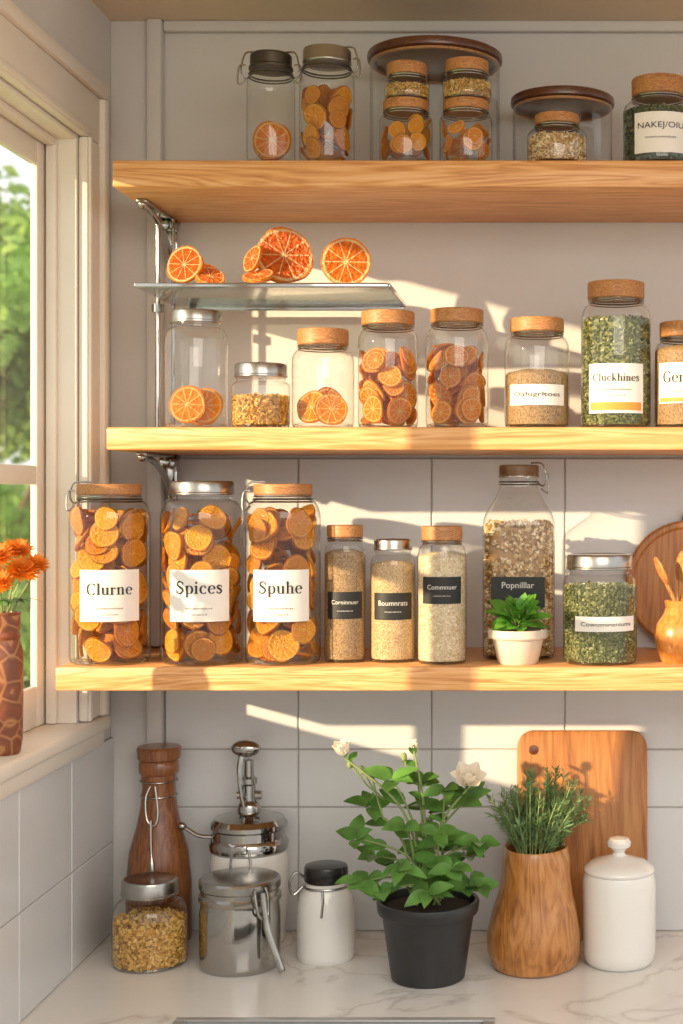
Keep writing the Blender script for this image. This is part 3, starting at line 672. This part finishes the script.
# --- blood oranges on glass shelf
GB='blood orange slices on the glass shelf'
def blood(px,py,a_px,n,y,label,idx=0,roll=None):
    d=D0+y; return put_slice('blood',(WX(px,d),y,WZ(py,d)),n,a_px*d/F,GB,label,idx,roll,'blood_orange_slice')
def half_orange(px,py,rp,y,rotm,label):
    d=D0+y; r=rp*d/F
    o=thing('blood_orange_half',label,'orange half',(WX(px,d),y,WZ(py,d)),group='halved blood oranges')
    o.rotation_mode='QUATERNION'; o.rotation_quaternion=Vector(rotm).to_track_quat('Z','Y')
    sk_=lathe([(0,-r*.80),(r*.45,-r*.72),(r*.76,-r*.5),(r*.94,-r*.22),(r,0),(r*.95,.0006)],40)
    part(o,'peel',sk_,M['peel'])
    fl=bpy.data.objects.new('flesh',SM['blood'][0]); C.objects.link(fl); fl.parent=o; fl.scale=(r*.985,r*.985,r*.3)
blood(185,265,20,(-.25,-1,.25),-.243,'blood orange slice leaning on a wedge',0)
half_orange(205,269,15,-.20,(.35,-.5,1),'small blood orange half lying cut side up')
blood(210,277,15,(.3,-.75,.8),-.247,'blood orange slice lying nearly flat',1)
blood(284,256,30,(.35,-1,.28),-.215,'large blood orange slice propped upright',0)
half_orange(266,267,18,-.165,(-.5,-.3,1),'blood orange half with bright peel')
blood(253,259,15,(-.75,-.7,.35),-.235,'blood orange slice on its edge',1)
blood(258,276,16,(-.1,-.5,1),-.258,'blood orange slice lying flat beside the others',0)
half_orange(346,262,25,-.215,(.1,-1,.12),'halved blood orange with cut face outward')
# --- small potted plant on bottom shelf
def foliage_ball(n,c,rx,rz,Ln,W,seed):
    r_=random.Random(seed); out=[]
    for i in range(n):
        a=r_.uniform(0,6.28); e=r_.uniform(-.1,1.2); dirv=Vector((math.cos(a)*math.cos(e),math.sin(a)*math.cos(e),math.sin(e)))
        b0=Vector(c)+Vector((dirv.x*rx,dirv.y*rx,dirv.z*rz))*r_.uniform(.15,.85)
        out.append(leafvf(b0,dirv+Vector((0,0,.1)),Vector((0,-.4,1))+Vector((r_.uniform(-.3,.3),r_.uniform(-.3,.3),0)),Ln*r_.uniform(.7,1.1),W*r_.uniform(.8,1.1),.35,.2))
    return merge(*out)
d=2.12+.045; X=WX(518,d); y=d-D0
p=thing('potted_plant','small green leafy plant in a cream pot on shelf','plant',(X,y,S3))
ph=WZ(629,d)-S3
part(p,'pot',lathe([(0,0),(.027,0),(.029,.002),(.037,ph*.72),(.0415,ph*.74),(.043,ph*.78),(.043,ph-.002),(.042,ph),(.038,ph),(.037,ph-.01),(0,ph-.01)],48),M['creampot'])
part(p,'soil',lathe([(0,ph-.009),(.036,ph-.009),(.03,ph-.005),(0,ph-.003)],30),M['soil'])
st=[]
for i in range(9):
    a=i*.7; st.append(tube([(0,0,ph-.008),(.008*math.cos(a),.008*math.sin(a),ph+.01),(.02*math.cos(a),.02*math.sin(a),ph+.03)],.0012,6))
part(p,'stem',merge(*st),M['stem'])
part(p,'foliage',foliage_ball(80,(0,0,ph+.006),.032,.038,.027,.019,3),M['leaf2'])
# --- round board & spoon holder
d=2.365; rz=WZ(585,d); r=rz-S3
o=thing('round_board','round wooden board leaning against the tiled wall','board',(WX(690,d),-.032,S3+.001))
o.rotation_euler=(-math.radians(4),0,0)
rb=lathe([(0,-.007),(r-.004,-.007),(r,-.003),(r,.003),(r-.004,.007),(r-.010,.007),(r-.014,.004),(0,.004)],72)
part(o,'board',tr(mv(rb,0,0,0),Matrix.Translation((0,0,r))@Matrix.Rotation(math.pi/2,4,'X')),M['board'])
part(o,'hanging_knob',ball(.011,(0,0,2*r+.004)),M['walnut'])
d=2.18; X=WX(680,d); y=d-D0
o=thing('utensil_vase','turned orange wood vase holding spoons','vase',(X,y,S3))
h=WZ(600,d)-S3
part(o,'vase_body',lathe([(0,0),(.025,0),(.028,.003),(.036,h*.3),(.0375,h*.45),(.034,h*.62),(.024,h*.78),(.0205,h*.88),(.023,h-.001),(.021,h),(.018,h-.004),(.016,h*.8),(0,h*.6)],48),M['orangewood'])
def spoon(bx,by,tipx,tipz,tipy,lab_):
    s=thing('wooden_spoon',lab_,'spoon',(X,y,S3),group='wooden spoons in the vase')
    b0=Vector((bx,by,h*.64)); t0=Vector((tipx,tipy,tipz)); dv=(t0-b0).normalized()
    part(s,'handle',tube([b0,b0.lerp(t0,.5),t0],[.003,.003,.0035],10),M['spoonwood'])
    q=dv.to_track_quat('Z','Y').to_matrix().to_4x4()
    bl=ball(1,(0,0,0),(.0135,.005,.0235),20,12)
    part(s,'spoon_bowl',tr(bl,Matrix.Translation(t0+dv*.014)@q),M['spoonwood'])
spoon(.006,-.002,-.022,h+.030,-.01,'wooden spoon standing in the turned vase')
spoon(-.004,.004,.002,h+.034,.008,'pale wooden spoon standing in the turned vase')
spoon(-.006,-.004,.026,h+.024,-.004,'wooden spoon leaning in the turned vase')
# ------------------------------------------------------------------ counter objects
def ctr(cx,d): return (WX(cx,d),d-D0,ZC)
d=2.342; px=d/F
def zz(py,d=d): return WZ(py,d)-ZC
o=thing('wooden_bottle','brown wooden bottle with cork cap and wire clasp','bottle',ctr(159,d))
part(o,'bottle_body',lathe([(0,0),(.046,0),(.049,.003),(.0505,.02),(.050,zz(880)),(.045,zz(850)),(.034,zz(825)),(.028,zz(805)),(.0255,zz(785)),(.027,zz(779)),(.027,zz(774)),(0,zz(774))],48),M['bottlewood'])
part(o,'cap',lathe([(0,zz(774)),(.028,zz(774)),(.031,zz(771)),(.031,zz(762)),(.029,zz(760)),(.033,zz(758)),(.034,zz(748)),(.032,zz(746)),(0,zz(745))],48),M['bottlewood'])
zc_=zz(795)
part(o,'wire_clasp',merge(tube(ringpts(.0275,zc_),.0016,8,True),tube(ringpts(.0285,zz(780)),.0012,8,True),tube(smoothpts([(-.006,-.027,zz(783)),(-.012,-.032,zc_),(-.008,-.038,zz(815)),(.004,-.040,zz(820)),(.008,-.036,zz(808)),(.002,-.030,zz(783))]),.0018,8),tube(smoothpts([(-.002,-.040,zz(815)),(.0,-.046,zz(840)),(.004,-.052,zz(868))]),[.0018]*9+[.004]*4,8)),M['steel'])
j=jar(150,74,878,ZC,16,55,'metal',fd=2.175,name='grain_jar',label='round glass jar of toasted oats with metal lid',sh=.28)
content(j,'oat_clusters','toasted oat clusters filling the round jar','oats',grains(j['R'],j['zs0']-.003,.0048,1100,.65,1.3),M['oat'])
# white dispenser canister
d=2.342; px=d/F
def z2(py): return WZ(py,d)-ZC
o=thing('pump_canister','white canister with domed chrome lid and pump','canister',ctr(249,d))
R=.0565
part(o,'canister_body',lathe([(0,0),(R*.95,0),(R,.004),(R*1.06,z2(900)),(R*1.06,z2(856)),(R*1.02,z2(850)),(0,z2(850))],56),M['ceramic'])
ld=part(o,'lid',lathe([(R*1.0,z2(850)),(R*1.07,z2(848)),(R*1.09,z2(842)),(R*1.04,z2(838)),(R*1.0,z2(836)),(R*1.0,z2(828)),(R*1.05,z2(826)),(R*1.05,z2(822)),(R*.95,z2(817)),(R*.5,z2(812)),(R*.3,z2(811)),(0,z2(811))],56),M['chrome'],label='domed chrome lid')
part(ld,'pump',merge(lathe([(0,z2(812)),(.018,z2(812)),(.018,z2(806)),(.015,z2(802)),(.0115,z2(800)),(.010,z2(785)),(.013,z2(783)),(.013,z2(778)),(.008,z2(776)),(.007,z2(760)),(0,z2(758))],32),
   ball(1,(-.004,-.004,z2(748)),(.0235,.014,.0135)),tube(smoothpts([(-.010,-.004,z2(752)),(-.012,-.012,z2(770)),(-.008,-.016,z2(790)),(-.004,-.014,z2(805))]),.0050,10),tube([(.010,0,z2(795)),(.020,0,z2(795))],.007,12),tube([(-.018,0,z2(795)),(-.008,0,z2(795))],.006,12)),M['chrome'],label='chrome pump head')
part(ld,'lever_handle',merge(tube(smoothpts([(-R*.9,-.006,z2(836)),(-R-.018,-.012,z2(834)),(-R-.034,-.014,z2(828)),(-R-.044,-.015,z2(824))]),[.0035]*18+[.005],10),ball(.0066,(-R-.044,-.015,z2(824)))),M['chrome'],label='chrome lever handle')
part(o,'wire_clasp',merge(tube(smoothpts([(.004,-R-.006,z2(838)),(-.012,-R-.008,z2(846)),(-.012,-R-.011,z2(864)),(.006,-R-.012,z2(872)),(.016,-R-.008,z2(860)),(.012,-R-.006,z2(840))]),.0018,8),bev(box(-.008,.010,-R-.010,-R+.001,z2(845),z2(837)),.002)),M['chrome'])
# chrome canister
d=2.218
o=thing('steel_canister','shiny steel canister with flat lid and side clasp','canister',ctr(240,d))
R=.0590
part(o,'canister_body',lathe([(0,0),(R*.93,0),(R*.98,.004),(R,.010),(R,WZ(912,d)-ZC),(R*.97,WZ(903,d)-ZC),(R*.97,WZ(899,d)-ZC),(0,WZ(899,d)-ZC)],64),M['chrome'])
zt=WZ(876,d)-ZC; zb=WZ(899,d)-ZC
part(o,'lid',lathe([(0,zb),(R*1.0,zb),(R*1.02,zb+.002),(R*1.02,zb+.008),(R*.97,zb+.011),(R*.97,zb+.017),(R*1.01,zb+.020),(R*1.01,zt-.004),(R*.97,zt-.001),(R*.9,zt),(0,zt+.001)],64),M['steel'],label='brushed steel lid')
a=-.85
def onr(rad,ang,z): return (rad*math.cos(ang),rad*math.sin(ang),z)
part(o,'clasp',merge(tube(smoothpts([onr(R+.002,a-.15,zt-.008),onr(R+.008,a-.18,zt-.02),onr(R+.010,a-.1,zt-.045),onr(R+.008,a+.12,zt-.045),onr(R+.006,a+.15,zt-.02),onr(R+.002,a+.12,zt-.006)]),.0022,8),
   tube(smoothpts([onr(R+.006,a,zt-.012),onr(R+.010,a+.02,zt-.040),(R*.9,-R*.9,.062),(R*1.12,-R*1.0,.030),(R*1.25,-R*1.02,.010)]),[.0045]*10+[.0055]*14+[.004],10)),M['steel'],label='long steel clasp lever')
# milk jar
d=2.255
def z3(py): return WZ(py,d)-ZC
o=thing('milk_canister','small white enamel milk canister with black lid','canister',ctr(326,d))
R=.0435
part(o,'canister_body',lathe([(0,0),(R*.93,0),(R*.98,.003),(R,.010),(R,z3(915)),(R*.985,z3(905)),(R*.90,z3(894)),(R*.74,z3(887)),(R*.70,z3(883)),(R*.72,z3(881)),(0,z3(881))],56),M['ceramic'])
part(o,'lid',lathe([(0,z3(881)),(R*.70,z3(881)),(R*.75,z3(879)),(R*.76,z3(868)),(R*.72,z3(865)),(R*.6,z3(864)),(0,z3(864))],48),M['blacklid'],label='glossy black lid')
part(o,'wire_bail',merge(tube(ringpts(R*.76,z3(885)),.0018,8,True),tube(smoothpts([(-R*.76,-.004,z3(885)),(-R*1.1,-.010,z3(893)),(-R*1.2,-.012,z3(880)),(-R*1.0,-.010,z3(871)),(-R*.76,-.006,z3(876))]),.0022,8),tube([(0,-R*.78,z3(885)),(.002,-R*.95,z3(895)),(.0,-R*1.02,z3(910))],.0018,8)),M['steel'])
# main plant
d=2.163; X,Y,_=ctr(428,d)
o=thing('flowering_plant','leafy plant with white flowers in matte black pot','plant',(X,Y,ZC))
ph=WZ(899,d)-ZC
part(o,'pot',lathe([(0,0),(.050,0),(.053,.003),(.066,ph*.82),(.0665,ph*.83),(.071,ph*.84),(.0725,ph*.86),(.074,ph-.003),(.073,ph),(.068,ph),(.066,ph-.012),(0,ph-.012)],56),M['blackpot'])
part(o,'soil',lathe([(0,ph-.011),(.065,ph-.011),(.05,ph-.006),(0,ph-.003)],36),M['soil'])
r_=random.Random(5); stems=[];lv=[]
def P(pxx,pyy,yy): dd=d+yy; return Vector((WX(pxx,dd)-X,yy,WZ(pyy,dd)-ZC))
tips=[(356,838,-.03),(370,805,.02),(392,778,-.01),(418,782,.02),(445,788,-.02),(466,800,.01),(480,842,-.02),(362,882,-.05),(480,886,-.04),(405,825,-.04),(438,832,-.05),(400,866,-.072),(452,868,-.07),(428,892,-.078),(375,856,.05),(466,856,.05),(430,808,.05),(380,892,-.055),(415,850,.07),(470,890,-.05)]
for (tx,ty,yy) in tips:
    b0=Vector((r_.uniform(-.02,.02),r_.uniform(-.02,.02),ph-.006)); t=P(tx,ty,yy)
    mid=b0.lerp(t,.5)+Vector((-(t.x-b0.x)*.18,0,.02)); pts=smoothpts([b0,mid,t],8)
    stems.append(tube(pts,[.0024-.0012*i/(len(pts)-1) for i in range(len(pts))],6))
    n=len(pts)
    for q,i in enumerate(range(7,n,4)):
        tg=(pts[min(i+1,n-1)]-pts[i-1]).normalized(); a=q*2.4+r_.uniform(-.4,.4)
        sd=Vector((math.cos(a),math.sin(a)*.8-.15,0)); dv=sd*1.0+tg*.3+Vector((0,0,r_.uniform(-.35,.3)))
        lv.append(leafvf(pts[i],dv,Vector((r_.uniform(-.4,.4),r_.uniform(-1.0,-.4),.9)),r_.uniform(.030,.048),r_.uniform(.018,.026),.3,.25,8,.8))
    for q in range(4):
        a=q*1.57+r_.uniform(0,1); dv=Vector((math.cos(a),math.sin(a)*.6-.2,r_.uniform(-.3,.7)))
        lv.append(leafvf(t,dv,Vector((r_.uniform(-.4,.4),r_.uniform(-1.0,-.4),.8)),r_.uniform(.026,.042),r_.uniform(.017,.025),.3,.25,8,.8))
fl=[(345,752,-.01),(414,745,.0),(467,783,-.02)]
for tx,ty,yy in fl:
    b0=Vector((0,0,ph)); t=P(tx,ty+6,yy); mid=b0.lerp(t,.55)+Vector((-(t.x)*.25,0,.015)); pts=smoothpts([b0,mid,t],8)
    stems.append(tube(pts,.0018,6))
    for i in (9,11,13,15):
        a=r_.uniform(0,6.28); lv.append(leafvf(pts[min(i,len(pts)-1)],Vector((math.cos(a),math.sin(a)*.5,.5)),Vector((0,-.7,1)),.024,.012,.3,.2))
    for i in range(4):
        a=i*1.57; lv.append(leafvf(t,Vector((math.cos(a),math.sin(a),1.2)),Vector((-math.cos(a),-math.sin(a),.6)),.013,.006,-.1,.2,4))
for (ax,ay,bx,by) in ((384,800,350,764),(384,800,362,770),(410,780,404,757),(384,820,372,776)):
    stems.append(tube([P(ax,ay,0),P((ax+bx)/2,(ay+by)/2+3,0),P(bx,by,0)],.0013,6)); stems.append(ball(.0045,tuple(P(bx,by,0)),(1,1,1.5),10,8))
part(o,'stem',merge(*stems),M['stem'])
part(o,'foliage',merge(*lv),M['leaf'])
def rose(c,R,n,open_,ax):
    q=Vector(ax).to_track_quat('Z','Y').to_matrix().to_4x4(); out=[ball(R*.38,(0,0,R*.45),(1,1,1.3),12,8)]
    for L_,(cnt,tilt,sc) in enumerate(((3,.12,.75),(5,.30*open_,.95),(6,.65*open_,1.05))):
        for i in range(cnt):
            a=2*math.pi*i/cnt+L_*.5; dv=Vector((math.cos(a)*math.sin(tilt+.15),math.sin(a)*math.sin(tilt+.15),math.cos(tilt+.15)))
            up=Vector((-math.cos(a),-math.sin(a),.2)); b0=Vector((math.cos(a),math.sin(a),0))*R*.18
            out.append(leafvf(b0,dv,up,R*1.3*sc,R*1.25,-.25,.55,8,.7))
    return tr(merge(*out),Matrix.Translation(c)@q)
part(o,'flower',rose(P(344,755,-.01),.0165,0,.9,(-.2,-.3,1)),M['petal'],label='white rosebud')
part(o,'flower',rose(P(468,783,-.02),.0215,0,1.5,(.1,-.7,1)),M['petal'],label='open white rose')
part(o,'flower',rose(P(414,749,0),.010,0,.4,(0,0,1)),M['petal'],label='closed pale bud')
# wooden vase + rosemary
d=2.214; X,Y,_=ctr(535,d)
def z4(py): return WZ(py,d)-ZC
o=thing('rosemary_planter','rosemary bush in a carved wooden vase','plant',(X,Y,ZC))
wv=lambda a,z: 1+.05*math.sin(2*a+z*22+.6)+.035*math.sin(3*a-z*30)
part(o,'vase_body',lathe([(0,0),(.055,0),(.061,.004),(.066,.024),(.066,.05),(.060,.085),(.054,.112),(.0515,.135),(.0525,.160),(.050,z4(848)),(.048,z4(846)),(.045,z4(848)),(.043,.16),(0,.155)],72,wob=wv),M['vasewood'])
part(o,'soil',lathe([(0,.158),(.040,.158),(.03,.166),(0,.170)],30),M['soil'])
r_=random.Random(9); st=[];nd=[]
for i in range(78):
    a=r_.uniform(0,6.28); sp=r_.uniform(.01,.088); hh=r_.uniform(.055,.135)*(1-.30*(sp/.088)); b0=Vector((math.cos(a)*.024,math.sin(a)*.024,.166))
    t=Vector((math.cos(a)*sp+.008,math.sin(a)*sp*.7,z4(842)+hh-.015)); mid=b0.lerp(t,.5)+Vector((0,0,.008)); pts=smoothpts([b0,mid,t],9)
    st.append(tube(pts,.0009,5)); n=len(pts)
    for k in range(48):
        u=r_.uniform(.15,1)*(n-1); i0=min(int(u),n-2); p0=pts[i0].lerp(pts[i0+1],u-i0); tg=(pts[i0+1]-pts[i0]).normalized()
        b=r_.uniform(0,6.28); s=tg.orthogonal().normalized(); s.rotate(Quaternion(tg,b))
        nd.append(leafvf(p0,s*.8+tg*.75,tg,r_.uniform(.012,.019),.0025,.1,.1,2,1))
part(o,'stem',merge(*st),M['stem']); part(o,'foliage',merge(*nd),M['rosemary'])
# cutting board
d=2.37; w2=(647-517)/2*d/F; hB=WZ(731,d)-ZC; X=WX(582,d)
def rrect(w,h,r,n=8):
    pts=[]
    for cx,cz,a0 in ((w-r,r,-90),(w-r,h-r,0),(-w+r,h-r,90),(-w+r,r,180)):
        for i in range(n+1):
            a=math.radians(a0+90*i/n); pts.append((cx+r*math.cos(a),cz+r*math.sin(a)))
    return pts
pts=rrect(w2,hB,.026); n=len(pts)
V=[(x,-.009,z) for x,z in pts]+[(x,.009,z) for x,z in pts]
Fc=[tuple(range(n)),tuple(reversed(range(n,2*n)))]+[(i,i+n,(i+1)%n+n,(i+1)%n) for i in range(n)]
o=thing('cutting_board','rounded wooden cutting board leaning on the tiles','cutting board',(X,-.052,ZC+.001),vf=bev((V,Fc),.003,2,50),mat=M['board'])
o.rotation_euler=(-math.radians(5.5),0,0)
hole=lathe([(0,0),(.006,0),(.0075,.0006),(.006,.0012),(0,.0008)],20)
part(o,'hanging_hole',tr(hole,Matrix.Translation((-w2+.026,-.0092,hB-.03))@Matrix.Rotation(math.pi/2,4,'X')),M['walnut'],label='small dark hanging hole')
# ceramic jar
d=2.232
def z5(py): return WZ(py,d)-ZC
o=thing('ceramic_jar','white ceramic jar with knobbed lid','jar',ctr(619,d)); R=.0545
part(o,'jar_body',lathe([(0,0),(R*.80,0),(R*.88,.002),(R*.97,.010),(R,.022),(R,z5(885)),(R*.985,z5(877)),(R*.94,z5(872)),(R*.90,z5(871)),(0,z5(871))],56),M['ceramic'])
part(o,'lid',lathe([(0,z5(871)),(R*.95,z5(871)),(R*.97,z5(869)),(R*.94,z5(866)),(R*.75,z5(861)),(R*.4,z5(857)),(R*.2,z5(855)),(R*.15,z5(852)),(R*.20,z5(849)),(R*.31,z5(846)),(R*.33,z5(842)),(R*.26,z5(838)),(0,z5(836))],56),M['ceramic'],label='white knobbed lid')
# ------------------------------------------------------------------ sill vase with orange flowers
d=1.965; X=WX(3,d); y=d-D0
o=thing('flower_vase','patterned red-brown vase with orange chrysanthemums on sill','vase',(X,y,zo0))
h=WZ(612,d)-zo0
part(o,'vase_body',lathe([(0,0),(.020,0),(.022,.003),(.0245,.02),(.0255,h*.55),(.0255,h*.72),(.021,h*.80),(.020,h*.85),(.022,h*.9),(.022,h),(.019,h),(.016,h*.85),(0,h*.8)],48),M['vasepat'])
part(o,'rim_band',merge(lathe([(.0225,h-.004),(.0232,h-.002),(.0225,h)],40),lathe([(.0205,h*.80),(.0225,h*.83),(.0205,h*.86)],40)),M['terra'])
stl=[];lf=[]
heads=[(.026,-.004,h+.052,.027),(-.002,-.016,h+.072,.026),(.012,.018,h+.078,.024),(.040,.010,h+.060,.020),(-.018,.006,h+.050,.022),(.006,-.028,h+.038,.022)]
for (x,yy,z,r) in heads:
    stl.append(tube(smoothpts([(0,0,h*.82),(x*.4,yy*.4,h+.01),(x,yy,z-.006)]),.0014,6))
    for k in range(3):
        a=rnd.uniform(0,6.28); lf.append(leafvf((x*.6,yy*.6,h+.016),(math.cos(a),math.sin(a),.2),(0,0,1),.024,.010,.4,.2))
part(o,'stem',merge(*stl),M['stem']); part(o,'foliage',merge(*lf),M['leaf'])
for (x,yy,z,r) in heads:
    out=[ball(r*.25,(0,0,.002),(1,1,.6),12,8)]
    for L_,(cnt,el,sc) in enumerate(((18,.05,1.0),(16,.4,.92),(14,.75,.75),(9,1.1,.55))):
        for i in range(cnt):
            a=2*math.pi*i/cnt+L_*.3+rnd.uniform(-.08,.08); dv=Vector((math.cos(a)*math.cos(el),math.sin(a)*math.cos(el),math.sin(el)))
            out.append(leafvf((0,0,0),dv,(0,0,1) if el<1 else (-math.cos(a),-math.sin(a),.3),r*sc*rnd.uniform(.9,1.08),r*.28,-.15,.3,4))
    q=Vector((x*6+.15,yy*6-.5,.8)).to_track_quat('Z','Y').to_matrix().to_4x4()
    part(o,'flower',tr(merge(*out),Matrix.Translation((x,yy,z))@q),M['orangepetal'],label='orange chrysanthemum bloom')
# ------------------------------------------------------------------ outdoors
thing('lawn','pale green lawn outside the window','lawn',(0,0,0),vf=box(-14,-.9,-8,14,-.12,-.075),mat=M['lawn'])
def tree(x,y,h,R,seed,n=9000,ls=.075):
    r_=random.Random(seed)
    o=thing('garden_tree','leafy green tree in sunlight outside the window','tree',(x,y,-.06),group='garden trees')
    part(o,'trunk',merge(tube([(0,0,0),(.05,.02,h*.4),(0,0,h*.8)],[.08,.07,.04],10),tube([(.04,0,h*.4),(.3,.1,h*.7)],[.04,.02],8),tube([(.04,0,h*.45),(-.3,-.1,h*.75)],[.04,.02],8)),M['bark'])
    out=[]
    cl=[(Vector((r_.gauss(0,1),r_.gauss(0,1),r_.gauss(0,1))).normalized()*R*r_.uniform(.3,1),r_.uniform(.28,.5)*R) for _ in range(16)]
    for i in range(n):
        c0,cr=cl[r_.randrange(16)]
        v=Vector((r_.gauss(0,1),r_.gauss(0,1),r_.gauss(0,1))).normalized()*cr*r_.uniform(.55,1.05)
        c=Vector((0,0,h*.68))+Vector((c0.x,c0.y,c0.z*1.15))+v
        c.z=max(c.z,.25)
        dv=Vector((r_.gauss(0,1),r_.gauss(0,1),r_.gauss(0,1)-.4))
        out.append(leafvf(c,dv,(r_.gauss(0,1),r_.gauss(0,1),r_.gauss(0,1)+.5),ls,ls*.6,.2,.2,2))
    part(o,'foliage',merge(*out),M['outleaf'])
tree(-2.75,4.2,3.6,.72,1); tree(-3.7,7.2,2.5,1.1,2,10000,.09); tree(-2.05,2.9,1.35,.55,4)
# ------------------------------------------------------------------ lights, world, camera
w=bpy.data.worlds.new('world'); bpy.context.scene.world=w; w.use_nodes=True; nt=w.node_tree; nt.nodes.clear()
out=N(nt,'ShaderNodeOutputWorld'); bg=N(nt,'ShaderNodeBackground'); tc=N(nt,'ShaderNodeTexCoord'); sp=N(nt,'ShaderNodeSeparateXYZ'); L(nt,tc.outputs['Generated'],sp.inputs[0])
r=ramp(nt,[(0,(.44,.37,.31,1)),(.46,(.66,.62,.57,1)),(.52,(1,.99,.97,1)),(.7,(.94,.97,1,1)),(1,(.74,.85,1,1))]); L(nt,math_(nt,'MULTIPLY_ADD',sp.outputs[2],.5,.5),r.inputs[0]); L(nt,r.outputs[0],bg.inputs[0]); bg.inputs[1].default_value=1.15; L(nt,bg.outputs[0],out.inputs[0])
sl=bpy.data.lights.new('sun','SUN'); sl.energy=7.6; sl.color=(1,.75,.47); sl.angle=math.radians(.9)
so=bpy.data.objects.new('sun',sl); C.objects.link(so); so.rotation_mode='QUATERNION'; so.rotation_quaternion=Vector((1,.80,-.27)).to_track_quat('-Z','Y')
al=bpy.data.lights.new('fill_light','AREA'); al.energy=24; al.size=1.4; al.color=(1,.90,.76)  # added area fill to brighten the room, not a real fixture
ao=bpy.data.objects.new('fill_light',al); C.objects.link(ao); ao.location=(.3,-2.2,2.5); ao.rotation_mode='QUATERNION'; ao.rotation_quaternion=(Vector((-.1,0,1.3))-ao.location).to_track_quat('-Z','Y')
cam=bpy.data.cameras.new('camera'); co=bpy.data.objects.new('camera',cam); C.objects.link(co); co.location=(0,-D0,CAMZ); co.rotation_euler=(math.pi/2,0,0)
cam.sensor_width=36; cam.lens=F*36/1024; cam.shift_x=-(VX-341.5)/1024; cam.shift_y=-(512-VY)/1024; cam.clip_start=.05
cam.dof.use_dof=True; cam.dof.focus_distance=2.19; cam.dof.aperture_fstop=4.5
bpy.context.scene.camera=co
vs=bpy.context.scene.view_settings
try:
    vs.view_transform='Standard'; vs.look='None'; vs.exposure=0.12
except Exception as e: print(e)
print('SLICES',CNT,sum(CNT))
